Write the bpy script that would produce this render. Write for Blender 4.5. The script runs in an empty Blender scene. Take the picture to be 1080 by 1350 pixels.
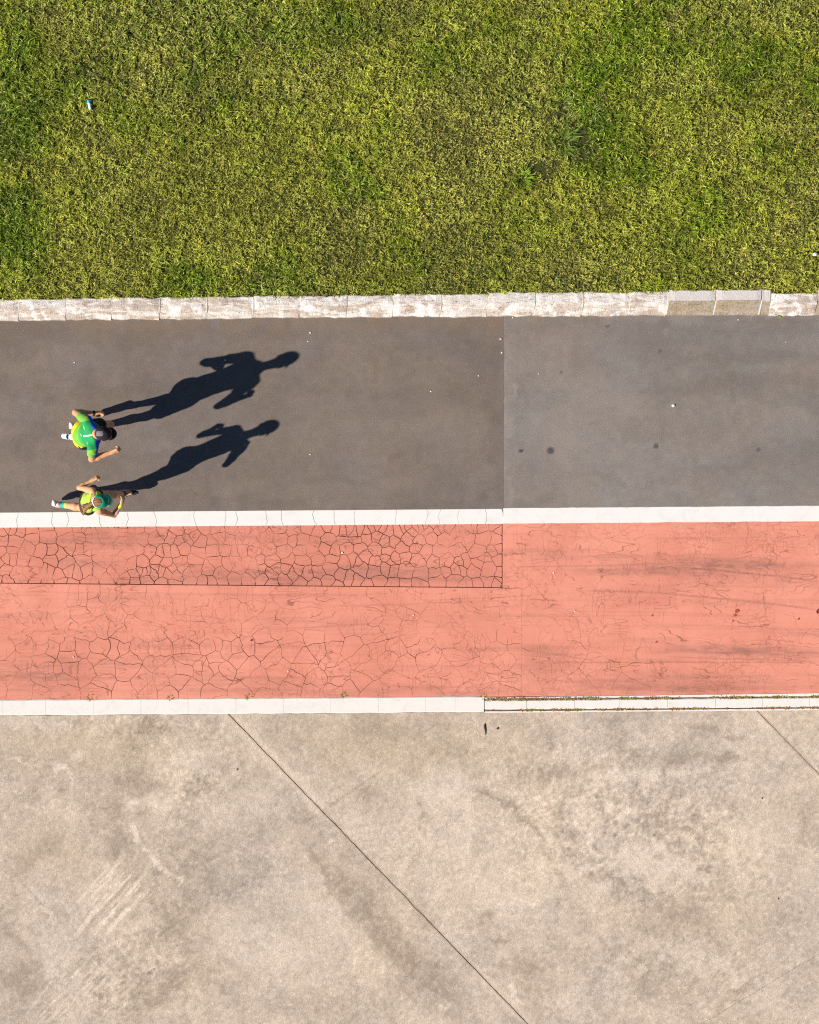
import bpy, bmesh, math, random
import numpy as np
from mathutils import Vector, Matrix, noise as mnoise

random.seed(7); rng = np.random.default_rng(11)
scene = bpy.context.scene
COL = scene.collection

# ------------------------------------------------------------------ camera, sky, sun, exposure
CAM_H = 17.0
NAD = (120.0, 620.0)                       # the photo is a crop: the point straight below the drone, in photo pixels
cam_d = bpy.data.cameras.new('camera'); cam = bpy.data.objects.new('camera', cam_d); COL.objects.link(cam)
cam.location = ((NAD[0]-540)/100, (675-NAD[1])/100, CAM_H)
cam.rotation_euler = (0, 0, 0)
cam_d.sensor_width = 36; cam_d.lens = 36*CAM_H/13.5
cam_d.shift_x = (540-NAD[0])/1350; cam_d.shift_y = -(675-NAD[1])/1350
cam_d.clip_end = 2000
scene.camera = cam

SUN_AZ = math.radians(23.0)                # direction the shadows run, from +X towards +Y
SUN_EL = math.atan(1/1.63)
world = bpy.data.worlds.new('World'); scene.world = world; world.use_nodes = True
wn = world.node_tree; bg = wn.nodes['Background']
sky = wn.nodes.new('ShaderNodeTexSky'); sky.sky_type = 'NISHITA'; sky.sun_disc = False
sky.sun_elevation = SUN_EL; sky.sun_rotation = math.atan2(-math.cos(SUN_AZ), -math.sin(SUN_AZ))
sky.altitude = 3500; sky.air_density = 1.0; sky.dust_density = 0.0; sky.ozone_density = 2.0
wn.links.new(sky.outputs[0], bg.inputs[0]); bg.inputs[1].default_value = 0.05
sun_d = bpy.data.lights.new('sun', 'SUN'); sun_d.energy = 5.0; sun_d.angle = math.radians(0.53); sun_d.color = (1.0, 0.925, 0.83)
sun = bpy.data.objects.new('sun', sun_d); COL.objects.link(sun)
sun.rotation_euler = Vector((math.cos(SUN_AZ)*math.cos(SUN_EL), math.sin(SUN_AZ)*math.cos(SUN_EL), -math.sin(SUN_EL))).to_track_quat('-Z', 'Y').to_euler()
sun.location = (-20, -8, 14)
scene.view_settings.view_transform = 'Standard'; scene.view_settings.look = 'None'
scene.view_settings.exposure = 0.55; scene.view_settings.gamma = 1.0
scene.cycles.max_bounces = 3; scene.cycles.diffuse_bounces = 2; scene.cycles.glossy_bounces = 1; scene.cycles.transmission_bounces = 2
scene.cycles.pixel_filter_type = 'BLACKMAN_HARRIS'; scene.cycles.filter_width = 1.2
scene.cycles.use_denoising = False; scene.cycles.use_adaptive_sampling = True

# ------------------------------------------------------------------ helpers
def W(px, py, z=0.0):                      # ground position from photo pixels (100 px to the metre)
    return Vector(((px-540)/100, (675-py)/100, z))
def RY(px, py0):                           # y on a line of the road: the road climbs slightly to the right
    return (675-(py0-0.0075*px))/100
def tag(o, label=None, cat=None, group=None, kind=None):
    if label: o['label'] = label
    if cat: o['category'] = cat
    if group: o['group'] = group
    if kind: o['kind'] = kind
    return o
def obj(name, me, mat=None, parent=None, loc=None):
    o = bpy.data.objects.new(name, me); COL.objects.link(o)
    if mat is not None and len(me.materials) == 0: me.materials.append(mat)
    if parent is not None: o.parent = parent
    if loc is not None: o.location = loc
    return o
def mesh(name, v, f, smooth=False):
    me = bpy.data.meshes.new(name); me.from_pydata([tuple(p) for p in v], [], f); me.update()
    if smooth: me.polygons.foreach_set('use_smooth', [True]*len(me.polygons))
    return me
def empty(name, loc):
    o = bpy.data.objects.new(name, None); COL.objects.link(o); o.location = loc; o.empty_display_size = 0.2
    return o

def vnoise(x, y, s, seed):
    r = np.random.default_rng(seed).random((256, 256)); X = x*s+91.3; Y = y*s+57.7
    xi = np.floor(X).astype(int); yi = np.floor(Y).astype(int); fx = X-xi; fy = Y-yi
    fx = fx*fx*(3-2*fx); fy = fy*fy*(3-2*fy)
    g = lambda a, b: r[a % 256, b % 256]
    return (g(xi, yi)*(1-fx)+g(xi+1, yi)*fx)*(1-fy)+(g(xi, yi+1)*(1-fx)+g(xi+1, yi+1)*fx)*fy
def fbm(x, y, s, seed, oct=4, r=.55):
    t = 0; a = 1; n = 0
    for k in range(oct): t = t+a*vnoise(x, y, s*2**k, seed+k); n += a; a *= r
    return t/n

def gs(px, py, cx, cy, rx, ry, rot=0.0, soft=.6):       # soft-edged spot of wear, photo pixels
    dx = px-cx; dy = -(py-cy); c, s_ = math.cos(rot), math.sin(rot)
    l = np.sqrt(((dx*c+dy*s_)/rx)**2+((-dx*s_+dy*c)/ry)**2); t = np.clip((1-l)/soft, 0, 1)
    return t*t*(3-2*t)
def sstep(v, a, b):
    t = np.clip((v-a)/(b-a), 0, 1); return t*t*(3-2*t)
def wobble(x, y, s, amp, seed, oct=4):
    return x+amp*(fbm(x, y, s, seed, oct)-.5)*2, y+amp*(fbm(x, y, s, seed+50, oct)-.5)*2
def toward(C, m, col):
    m = np.clip(m, 0, 1)[:, None]; return C*(1-m)+np.array(col)[None]*m
def paint(me, C):
    at = me.color_attributes.new('Col', 'FLOAT_COLOR', 'POINT'); c4 = np.ones((len(C), 4), np.float32); c4[:, :3] = C
    at.data.foreach_set('color', c4.reshape(-1).astype(np.float32))
def coords(me):
    a = np.empty(len(me.vertices)*3, np.float32); me.vertices.foreach_get('co', a); return a.reshape(-1, 3).astype(float)
def grid_mesh(name, x0, x1, ylo, yhi, z, step, th):
    """dense sheet between two curves ylo(x), yhi(x), with side walls"""
    nx = max(2, int((x1-x0)/step)); X = np.linspace(x0, x1, nx+1); a = np.array([ylo(x) for x in X]); b = np.array([yhi(x) for x in X])
    ny = max(2, int(abs(b-a).max()/step)); t = np.linspace(0, 1, ny+1)
    V = np.empty((nx+1, ny+1, 3)); V[..., 0] = X[:, None]; V[..., 1] = a[:, None]+(b-a)[:, None]*t[None]; V[..., 2] = z
    I = np.arange((nx+1)*(ny+1)).reshape(nx+1, ny+1); Q = np.stack((I[:-1, :-1], I[1:, :-1], I[1:, 1:], I[:-1, 1:]), -1).reshape(-1, 4)
    V = V.reshape(-1, 3); n0 = len(V); rim = np.concatenate((I[:, 0], I[-1, 1:], I[-2::-1, -1], I[0, -2:0:-1])); low = V[rim].copy(); low[:, 2] -= th
    V = np.concatenate((V, low)); k = len(rim); L = n0+np.arange(k); R = np.stack((rim, L, np.roll(L, -1), np.roll(rim, -1)), 1)
    Q = np.concatenate((Q, R))
    me = bpy.data.meshes.new(name); me.vertices.add(len(V)); me.vertices.foreach_set('co', V.astype(np.float32).reshape(-1))
    me.loops.add(len(Q)*4); me.loops.foreach_set('vertex_index', Q.reshape(-1).astype(np.int32)); me.polygons.add(len(Q)); me.polygons.foreach_set('loop_start', (np.arange(len(Q))*4).astype(np.int32)); me.update(calc_edges=True); me.shade_flat()
    return me

class NT:
    def __init__(s, name, rough=0.85):
        s.mat = bpy.data.materials.new(name); s.mat.use_nodes = True
        s.t = s.mat.node_tree; s.b = s.t.nodes['Principled BSDF']; s.b.inputs['Roughness'].default_value = rough
        s.b.inputs['Specular IOR Level'].default_value = 0.25
        s._p = None
    def n(s, typ, ins=None, **props):
        nd = s.t.nodes.new(typ)
        for k, v in props.items(): setattr(nd, k, v)
        for k, v in (ins or {}).items():
            sk = nd.inputs[k]
            if isinstance(v, bpy.types.NodeSocket): s.t.links.new(v, sk)
            else: sk.default_value = v
        return nd
    def pos(s):
        if s._p is None: s._p = s.n('ShaderNodeNewGeometry').outputs['Position']
        return s._p
    def m(s, op, a, b=0.0, clamp=False):
        return s.n('ShaderNodeMath', {0: a, 1: b}, operation=op, use_clamp=clamp).outputs[0]
    def mr(s, v, a, b, c=0.0, d=1.0, smooth=True):
        return s.n('ShaderNodeMapRange', {0: v, 1: a, 2: b, 3: c, 4: d}, interpolation_type='SMOOTHSTEP' if smooth else 'LINEAR').outputs[0]
    def noise(s, scale, detail=4.0, rough=0.55, dist=0.0, vec=None, stretch=None, rot=0.0, off=0.0):
        v = vec if vec is not None else s.pos()
        if stretch or rot or off:
            v = s.n('ShaderNodeMapping', {0: v, 1: (off, off*.7, off*.3), 2: (0, 0, rot), 3: stretch or (1, 1, 1)}, vector_type='POINT').outputs[0]
        return s.n('ShaderNodeTexNoise', {'Vector': v, 'Scale': scale, 'Detail': detail, 'Roughness': rough, 'Distortion': dist}).outputs[0]
    def warp(s, scale, amt, detail=3.0):
        nz = s.n('ShaderNodeTexNoise', {'Vector': s.pos(), 'Scale': scale, 'Detail': detail}).outputs[1]
        c = s.n('ShaderNodeVectorMath', {0: nz, 1: (0.5, 0.5, 0.5)}, operation='SUBTRACT').outputs[0]
        c = s.n('ShaderNodeVectorMath', {0: c, 3: amt}, operation='SCALE').outputs[0]
        return s.n('ShaderNodeVectorMath', {0: s.pos(), 1: c}, operation='ADD').outputs[0]
    def mix(s, f, a, b, mode='MIX'):
        nd = s.n('ShaderNodeMix', data_type='RGBA', blend_type=mode, clamp_factor=True)
        for k, v in ((0, f), (6, a), (7, b)):
            if isinstance(v, bpy.types.NodeSocket): s.t.links.new(v, nd.inputs[k])
            else: nd.inputs[k].default_value = v if k == 0 else (*v, 1.0) if len(v) == 3 else v
        return nd.outputs[2]
    def blob(s, px, py, rx, ry, rot=0.0, soft=0.6, vec=None):   # soft spot of wear, photo pixels; 1 inside, 0 outside
        c = W(px, py)
        v = s.n('ShaderNodeVectorMath', {0: vec if vec is not None else s.pos(), 1: (c.x, c.y, 0)}, operation='SUBTRACT').outputs[0]
        v = s.n('ShaderNodeVectorRotate', {0: v, 3: -rot}, rotation_type='Z_AXIS').outputs[0]
        v = s.n('ShaderNodeVectorMath', {0: v, 1: (100/rx, 100/ry, 0.0)}, operation='MULTIPLY').outputs[0]
        l = s.n('ShaderNodeVectorMath', {0: v}, operation='LENGTH').outputs['Value']
        return s.mr(l, 1.0-soft, 1.0, 1.0, 0.0)
    def add(s, *fs):
        r = fs[0]
        for f in fs[1:]: r = s.m('MAXIMUM', r, f)
        return r
    def bump(s, h, strength=0.3, dist=0.01):
        nd = s.n('ShaderNodeBump', {'Height': h, 'Strength': strength, 'Distance': dist})
        s.t.links.new(nd.outputs[0], s.b.inputs['Normal'])
    def out(s, c):
        if isinstance(c, bpy.types.NodeSocket): s.t.links.new(c, s.b.inputs['Base Color'])
        else: s.b.inputs['Base Color'].default_value = (*c, 1.0)
        return s.mat
    def attr(s, name='Col'):
        return s.n('ShaderNodeVertexColor', layer_name=name).outputs[0]

def plain(name, c, rough=0.8, var=0.12, scale=60.0, bump=0.0):
    t = NT(name, rough); nz = t.noise(scale, 3)
    col = t.mix(t.mr(nz, .3, .7), tuple(x*(1-var) for x in c), tuple(min(1, x*(1+var)) for x in c))
    if bump: t.bump(t.noise(scale*2, 3), bump, 0.004)
    return t.out(col)

# ------------------------------------------------------------------ materials of the setting
AL, AR = np.array((.226, .184, .156)), np.array((.262, .226, .201))
def colour_asphalt(v, left):
    x, y = v[:, 0], v[:, 1]; px, py = x*100+540, 675-y*100; c = AL if left else AR; o = 100 if left else 130
    wx, wy = wobble(x, y, 1.2, .30, o); big = fbm(wx, wy, .7, o+1, 5); med = fbm(wx, wy, 3.0, o+7, 5); fine = fbm(x, y, 14, o+13, 3)
    str_ = fbm(wx*.3, wy*1.5, 2.2, o+20, 4)
    k = 1+.26*(big-.5)+.24*(med-.5)+.24*(fine-.5)-.09*sstep(str_, .52, .70)
    C = c[None]*k[:, None]
    warm = (fbm(wx, wy, 1.7, o+30, 4)-.5)[:, None]; C = C*(1+warm*np.array((.12, .0, -.16))[None])
    w2x, w2y = wobble(px, py, .06, 14, o+40, 4)
    if left:
        C = toward(C, .55*sstep(26+22*(fbm(x, y, 2.4, 171, 4)-.3)-(py-(424-.0125*px)), 0, 24)*sstep(fbm(x, y, 6, 175, 4), .30, .58), c*np.array((1.10, .97, .78)))
        for cx, cy, rx, ry, r, so, kk in ((25, 432, 110, 40, 0, .95, .55), (640, 470, 40, 80, 0, .9, .30), (180, 445, 120, 18, .1, .9, .35), (655, 560, 13, 150, 0, .9, .32), (350, 440, 120, 12, 0, .9, .3), (300, 620, 200, 30, .1, .95, .18), (430, 470, 60, 30, .2, .95, .2)):
            C = toward(C, kk*gs(w2x, w2y, cx, cy, rx, ry, r, so), c*np.array((.74, .71, .70)))
        for cx, cy, rx, ry, r, so, kk in ((480, 550, 140, 60, .2, .95, .35), (600, 560, 50, 60, 0, .9, .35), (520, 640, 160, 40, 0, .95, .25)):
            C = toward(C, kk*gs(w2x, w2y, cx, cy, rx, ry, r, so), c*1.22)
    else:
        for cx, cy, rx, ry, r, so, kk in ((855, 448, 60, 36, -.15, .45, .42), (860, 440, 40, 22, .2, .6, .3), (1000, 472, 130, 12, .05, .8, .42), (990, 432, 140, 11, 0, .8, .45), (960, 505, 170, 10, .12, .9, .3), (760, 470, 30, 60, .3, .9, .25), (1030, 600, 130, 30, .05, .9, .22), (720, 430, 70, 12, 0, .9, .35), (1030, 421, 110, 7, 0, .8, .6), (930, 630, 120, 20, .05, .95, .2)):
            C = toward(C, kk*gs(w2x, w2y, cx, cy, rx, ry, r, so), c*np.array((.74, .72, .72)))
        for cx, cy, rx, ry, r, kk in ((679, 516, 4, 12, .4, .8), (690, 541, 5, 3, 0, .7), (884, 446, 2.5, 20, .12, .5), (670, 500, 9, 95, 0, .3), (730, 560, 70, 90, .3, .3), (671, 645, 6, 60, 0, .5), (667, 555, 6, 30, 0, .6), (800, 520, 80, 40, -.3, .3), (745, 600, 40, 60, .3, .2)):
            C = toward(C, kk*gs(w2x, w2y, cx, cy, rx, ry, r, .8), np.minimum(1, c*1.32))
        C = toward(C, .45*sstep(1.8-np.abs(px-665.2-1.2*(fbm(x, y, 3, 181, 3)-.5)*2), 0, 2)*sstep(fbm(x, y, 3, 185, 3), .25, .5), np.minimum(1, c*1.45)); C = toward(C, .12*sstep(9-np.abs(px-673+5*(fbm(x, y, 1.5, 188, 3)-.5)), 0, 3), c*1.2)
        for cx, cy, rx, ry, kk in ((726, 594, 6.2, 6.2, .80), (687, 594, 4.6, 3.2, .8), (865, 588, 4.4, 4.0, .7), (1000, 593, 3.8, 3.0, .6), (740, 491, 3, 2.4, .5), (870, 463, 3, 2.4, .5), (801, 430, 4, 2.4, .6)):
            C = toward(C, kk*gs(px, py, cx, cy, rx, ry, 0, .45), (.05, .048, .05))
    return np.clip(C, .01, .9)
def mat_asphalt():
    t = NT('worn_asphalt', 0.9); col = t.attr(); gr = t.noise(70, 3, .75)
    col = t.mix(t.mr(gr, .28, .72, 0, .62), col, t.mix(1.0, col, (.52, .52, .53), 'MULTIPLY')); col = t.mix(t.mr(t.noise(28, 3, .7, off=3), .5, .75, 0, .35), col, t.mix(1.0, col, (1.35, 1.33, 1.30), 'MULTIPLY'))
    sp = t.n('ShaderNodeTexVoronoi', {'Vector': t.pos(), 'Scale': 60.0}, feature='F1').outputs
    pick = t.m('MULTIPLY', t.mr(sp[0], .0, .30, 1, 0), t.m('GREATER_THAN', t.n('ShaderNodeSeparateColor', {0: sp[1]}).outputs[0], .82))
    col = t.mix(t.m('MULTIPLY', pick, .45), col, (.55, .50, .45))
    t.bump(gr, .5, .008)
    return t.out(col)

def mat_red(name='red_lane_paint', c=(0.765, 0.285, 0.198)):
    t = NT(name, 0.8)
    big = t.noise(1.1, 5, .6, .4)
    col = t.mix(t.mr(big, .3, .7), tuple(x*.92 for x in c), (c[0]*1.06, c[1]*1.14, c[2]*1.18))
    med = t.noise(9, 4, .6)
    col = t.mix(t.mr(med, .45, .8, 0, .35), col, (c[0]*.88, c[1]*.84, c[2]*.84))
    w = t.warp(2.5, .25, 4)
    streak = t.noise(5, 5, .65, stretch=(0.06, 1.5, 1), rot=-.012)
    dirt = (.33, .155, .12)
    dm = None
    for (x, y, rx, ry, r, s, k) in ((930, 752, 230, 24, -.01, .85, .75), (960, 762, 110, 16, -.03, .9, .4), (990, 858, 170, 16, -.02, .85, .8), (1010, 852, 80, 9, -.03, .9, .5),
                                    (60, 890, 120, 42, .0, .85, .65), (150, 885, 280, 20, 0, .9, .35), (520, 757, 190, 17, 0, .8, .55), (120, 712, 160, 16, 0, .9, .5),
                                    (300, 760, 300, 15, 0, .9, .45), (880, 900, 230, 24, -.02, .8, .6), (720, 880, 60, 40, 0, .6, .35), (100, 735, 80, 40, 0, .9, .3),
                                    (760, 740, 160, 14, 0, .9, .3), (300, 905, 250, 16, 0, .9, .35), (250, 709, 420, 12, 0, .9, .4), (540, 912, 600, 10, 0, .9, .4), (850, 795, 300, 10, 0, .9, .2), (200, 850, 300, 14, 0, .9, .22)):
        f = t.m('MULTIPLY', t.blob(x, y, rx, ry, r, s, w), k)
        dm = f if dm is None else t.add(dm, f)
    dm = t.m('MULTIPLY', dm, t.m('MULTIPLY', t.mr(streak, .36, .58, .40, 1.2), t.mr(t.noise(14, 4, .7, stretch=(.35, 1.4, 1)), .35, .62, .45, 1.1)))
    col = t.mix(t.m('MULTIPLY', dm, 1.0), col, dirt)
    col = t.mix(t.mr(streak, .50, .70, 0, .36), col, dirt); col = t.mix(t.mr(t.noise(22, 5, .7, stretch=(.03, 1.6, 1)), .55, .72, 0, .22), col, dirt)
    # long scraped tyre arcs
    g0 = t.noise(30, 3, .7)
    sp = t.n('ShaderNodeSeparateXYZ', {0: t.warp(1.5, .03, 2)}).outputs
    for (x0, y0, sl, cv, x1, wd, k) in ((660, 748, -.02, .0, 900, 1.6, .5), (880, 748, .06, .00016, 1090, 2.0, .75), (760, 778, .02, .0002, 1090, 2.2, .6),
                                        (420, 800, -.035, .0, 700, 1.6, .3), (380, 829, -.06, .0, 520, 1.8, .45), (720, 873, .002, 0, 1090, 1.6, .55), (870, 866, .03, 0, 1090, 1.4, .5),
                                        (0, 780, .01, 0, 400, 1.5, .3), (480, 812, .0, 0, 1000, 1.2, .25), (540, 793, -.05, 0, 720, 1.2, .4), (720, 805, .012, .00004, 1000, 1.6, .25), (690, 857, .14, 0, 800, 1.8, .5)):
        X0 = (x0-540)/100; dx = t.m('SUBTRACT', sp[0], X0)
        yy = t.m('ADD', t.m('MULTIPLY', dx, -sl), t.m('MULTIPLY', t.m('MULTIPLY', dx, dx), -cv*100))
        d = t.m('ABSOLUTE', t.m('SUBTRACT', t.m('SUBTRACT', sp[1], (675-y0)/100), yy))
        ln = t.mr(d, wd*.003, wd*.01, 1, 0)
        xm = t.m('MULTIPLY', t.mr(sp[0], X0, X0+.4), t.mr(sp[0], (x1-540)/100-.4, (x1-540)/100, 1, 0))
        col = t.mix(t.m('MULTIPLY', t.m('MULTIPLY', ln, xm), k*.7), col, t.mix(t.mr(g0, .4, .6), (.17, .08, .06), (.45, .2, .14)))
    # fine crazing of the paint
    tot = None; wcr = t.warp(6, .16, 2)
    for sc, st, wv, th, ns, lo, k in ((8.5, (1, .9, 1), .10, .009, 1.3, .40, .62), (6.0, (.35, 1.35, 1), .16, .006, .8, .38, .6)):
        vv = t.n('ShaderNodeMapping', {0: wcr, 3: st}).outputs[0]
        e = t.n('ShaderNodeTexVoronoi', {'Vector': vv, 'Scale': sc}, feature='DISTANCE_TO_EDGE').outputs[0]
        f = t.m('MULTIPLY', t.mr(e, th*sc*.2, th*sc*.55, 1, 0), t.mr(t.noise(ns, 4, .6, off=sc), lo+.06, lo+.24, 0, k*.75))
        tot = f if tot is None else t.add(tot, f)
    # wandering cracks: thin contour lines of stretched noise run along the lane and fade in and out
    wk = t.warp(11, .055, 3)
    for sc, stv, dt, lv, wdt, k_, of in ((1.7, (.36, 1.9, 1), 2.2, (.40, .46, .52, .58), .0050, .80, 3.0), (2.0, (2.0, .40, 1), 2.2, (.42, .50, .58), .0055, .62, 9.0)):
        nn = t.noise(sc, dt, .5, 0, vec=wk, stretch=stv, off=of)
        gate = t.mr(t.noise(3.0, 3, .6, off=of+20), .46, .60, 0, k_)
        for l_ in lv:
            tot = t.add(tot, t.m('MULTIPLY', t.mr(t.m('ABSOLUTE', t.m('SUBTRACT', nn, l_)), wdt*.25, wdt, 1, 0), gate))
    col = t.mix(tot, col, (.30, .105, .07))
    g = t.noise(90, 3, .75)
    col = t.mix(t.mr(g, .3, .72, 0, .26), col, (c[0]*.72, c[1]*.66, c[2]*.66))
    t.bump(t.m('SUBTRACT', g, t.m('MULTIPLY', tot, 1.5)), .3, .004)
    return t.out(col)

def mat_white(name, c=(.82, .79, .755), wear=.25, dirt=(.42, .30, .22)):
    t = NT(name, .7)
    n1 = t.noise(6, 5, .65, .5); n2 = t.noise(26, 4, .65); n3 = t.noise(120, 2)
    col = t.mix(t.mr(n1, .45, .75, 0, wear), c, tuple(x*.8 for x in c))
    col = t.mix(t.mr(n2, .62, .78, 0, wear*1.6), col, dirt)
    col = t.mix(t.mr(n3, .5, .8, 0, .15), col, tuple(x*.7 for x in c))
    t.bump(n3, .2, .003)
    return t.out(col)

def mat_kerb_paint():
    t = NT('kerb_worn_whitewash', .85)
    nzv = t.n('ShaderNodeSeparateXYZ', {0: t.n('ShaderNodeNewGeometry').outputs['Normal']}).outputs[2]
    face = t.mr(nzv, .88, .96, 1, 0)
    n1 = t.noise(5.5, 5, .7, .8, stretch=(.40, 2.2, 1)); n2 = t.noise(18, 5, .72, .8, stretch=(.5, 1.6, 1)); n3 = t.noise(55, 3, .65); n4 = t.noise(2.2, 3, .6, off=6, stretch=(1, .2, 1))
    col = t.mix(t.mr(n3, .3, .8), (.72, .67, .62), (.86, .83, .80))
    col = t.mix(t.m('MULTIPLY', face, t.mr(n1, .38, .60, .15, .75)), col, (.56, .47, .36))
    col = t.mix(t.m('MULTIPLY', t.mr(n1, .44, .57, 0, .9), t.mr(n4, .36, .58, .35, 1)), col, (.46, .37, .31))
    col = t.mix(t.mr(n2, .53, .66, 0, .9), col, (.33, .23, .17))
    col = t.mix(t.mr(t.noise(4.5, 4, .65, off=4), .52, .62, 0, .8), col, (.86, .83, .79))
    t.bump(t.m('ADD', n3, n2), .7, .014)
    return t.out(col)

def mat_kerb_grey():
    t = NT('kerb_bare_concrete', .9)
    n1 = t.noise(8, 5, .7, .6, stretch=(.5, 1.4, 1)); n2 = t.noise(45, 4, .7)
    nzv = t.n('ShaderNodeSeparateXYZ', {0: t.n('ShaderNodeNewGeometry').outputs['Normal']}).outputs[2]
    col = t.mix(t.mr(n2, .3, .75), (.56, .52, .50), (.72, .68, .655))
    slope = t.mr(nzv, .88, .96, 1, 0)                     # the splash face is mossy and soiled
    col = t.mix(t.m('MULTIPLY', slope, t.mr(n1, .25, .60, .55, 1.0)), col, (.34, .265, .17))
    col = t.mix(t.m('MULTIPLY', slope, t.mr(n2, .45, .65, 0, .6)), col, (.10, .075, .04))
    t.bump(n2, .6, .012)
    return t.out(col)

CC = np.array((.548, .455, .368))
def colour_concrete(v, tone=1.0):
    x, y = v[:, 0], v[:, 1]; px, py = x*100+540, 675-y*100; c = CC
    wx, wy = wobble(x, y, .9, .45, 200, 5); big = fbm(wx, wy, .55, 210, 5); med = fbm(wx, wy, 2.0, 220, 6, .62)
    vx, vy = wobble(x, y, 4.0, .16, 230, 4); worm = fbm(vx, vy, 7.0, 240, 4, .62); ridge = 1-np.abs(2*fbm(vx, vy, 5.0, 250, 4, .6)-1)*2.4; fine = fbm(x, y, 22, 260, 3, .7)
    ux, uy = wobble(px, py, .035, 26, 270, 5)
    zone = np.maximum.reduce([.95*gs(ux, uy, 830, 1090, 330, 170, -.2, .8), .85*gs(ux, uy, 150, 965, 270, 60, 0, .9), .95*gs(ux, uy, 170, 1290, 150, 100, .6, .8), .85*gs(ux, uy, 250, 1030, 110, 80, .6, .8), .6*gs(ux, uy, 560, 990, 220, 70, 0, .9), .7*gs(ux, uy, 900, 1270, 220, 90, 0, .9), np.full_like(px, .34)])
    fleck = fbm(x, y, 36, 265, 2, .7); k = 1+.36*(big-.5)+.54*(med-.5)+.50*(fine-.5)*(.6+zone)+.44*(fleck-.5)*(.5+zone)
    k += zone*(.46*(worm-.5)+.22*sstep(ridge, .60, .95)-.08*sstep(worm, .45, .34)+.03)
    C = c[None]*k[:, None]
    C = C*(1+((fbm(wx, wy, 1.1, 280, 4)-.5)*.8)[:, None]*np.array((.06, .0, -.14))[None])
    C = toward(C, .42*gs(ux, uy, 520, 980, 230, 60, -.1, .95)+.34*gs(ux, uy, 110, 985, 220, 60, 0, .95)+.25*gs(ux, uy, 60, 1130, 90, 60, 0, .95), (.52, .40, .265))
    C = toward(C, .18*sstep(1120-py, 0, 130)*0, (.5, .4, .3))
    ax, ay = wobble(px, py, .09, 13, 290, 5); br = .55+.9*sstep(fbm(x, y, 16, 295, 4, .7), .34, .62)
    for cx, cy, rx, ry, r, so, kk in ((175, 1030, 60, 22, -.15, .8, .48), (157, 1085, 15, 58, 0, .8, .38), (150, 1125, 14, 20, 0, .8, .45), (485, 1205, 170, 34, -.86, .8, .46), (425, 1150, 60, 9, -1.0, .6, .40), (560, 1290, 130, 44, -.8, .85, .44),
            (225, 1215, 90, 6, -.9, .7, .35), (200, 1240, 26, 75, -.9, .9, .25), (230, 1290, 90, 40, .5, .95, .34), (30, 1290, 60, 40, 0, .8, .45), (940, 965, 60, 9, -.25, .7, .48), (960, 1000, 36, 12, 0, .8, .6), (900, 1000, 60, 8, .05, .8, .35),
            (650, 1050, 44, 7, -.40, .6, .55), (690, 1080, 44, 6, -.75, .6, .4), (560, 1075, 12, 36, .2, .7, .4), (740, 1022, 50, 9, .12, .7, .4), (640, 1215, 22, 18, 0, .8, .5), (660, 1238, 24, 6, -.1, .6, .55), (695, 1275, 40, 14, -.2, .8, .42), (900, 1205, 60, 30, -.3, .9, .4), (885, 1085, 70, 6, -.35, .6, .42), (950, 1110, 8, 30, .2, .7, .4),
            (60, 1120, 50, 22, .6, .8, .32), (985, 1300, 70, 8, .62, .8, .42), (500, 965, 60, 18, 0, .9, .3), (880, 1310, 60, 24, 0, .9, .3), (350, 1325, 130, 26, 0, .95, .2), (780, 1160, 10, 22, .3, .7, .42), (1060, 1085, 10, 40, -.4, .7, .3), (190, 1330, 120, 16, .7, .9, .3), (25, 1240, 60, 8, -.85, .8, .4), (480, 1048, 26, 16, .4, .8, .35)):
        C = toward(C, 1.1*kk*br*gs(ax, ay, cx, cy, rx, ry, r, so), c*np.array((.60, .57, .54)))
    for cx, cy, rx, ry, r, so, kk in ((178, 1102, 10, 24, .0, .6, .75), (205, 1137, 36, 4, -.82, .6, .75), (232, 1160, 14, 4, -.6, .6, .6), (172, 1058, 14, 9, 0, .7, .6), (215, 1060, 26, 34, 0, .9, .4), (330, 1060, 90, 40, .3, .95, .3), (60, 1195, 36, 3, -.9, .6, .5),
            (30, 1006, 30, 3, -.25, .6, .6), (90, 1018, 24, 4, -.9, .6, .6), (100, 998, 18, 4, .3, .7, .55), (80, 1012, 14, 3, .5, .7, .5), (350, 1240, 130, 50, -.3, .95, .32), (436, 1108, 8, 6, 0, .7, .6), (675, 1310, 10, 24, .5, .6, .6), (585, 1325, 16, 9, 0, .7, .5), (312, 1125, 3, 26, 0, .7, .35), (270, 1205, 16, 5, .5, .7, .4),
            (840, 1022, 120, 9, .05, .7, .45), (850, 1140, 110, 40, -.3, .95, .4), (700, 1062, 40, 5, -.75, .6, .55), (720, 1100, 30, 5, -.9, .6, .5), (790, 1170, 24, 10, 0, .7, .5), (590, 1040, 60, 40, 0, .95, .35), (1000, 1100, 80, 60, 0, .95, .3), (900, 1260, 110, 30, -.3, .95, .35), (420, 1200, 100, 40, -.7, .95, .3), (880, 1125, 46, 5, -.6, .6, .5), (40, 950, 60, 16, 0, .8, .35), (250, 1000, 60, 24, 0, .9, .35), (770, 1145, 12, 8, 0, .7, .5)):
        C = toward(C, 1.15*kk*br*gs(ax, ay, cx, cy, rx, ry, r, so), np.minimum(.82, c*np.array((1.38, 1.42, 1.46))))
    # trowel scratches up to the right
    th = math.radians(50); a_ = x*math.cos(th)+y*math.sin(th); b_ = -x*math.sin(th)+y*math.cos(th); b_ = b_+.07*(fbm(x, y, 2, 300, 3)-.5)+.02*(fbm(x, y, 9, 303, 2)-.5)
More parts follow.
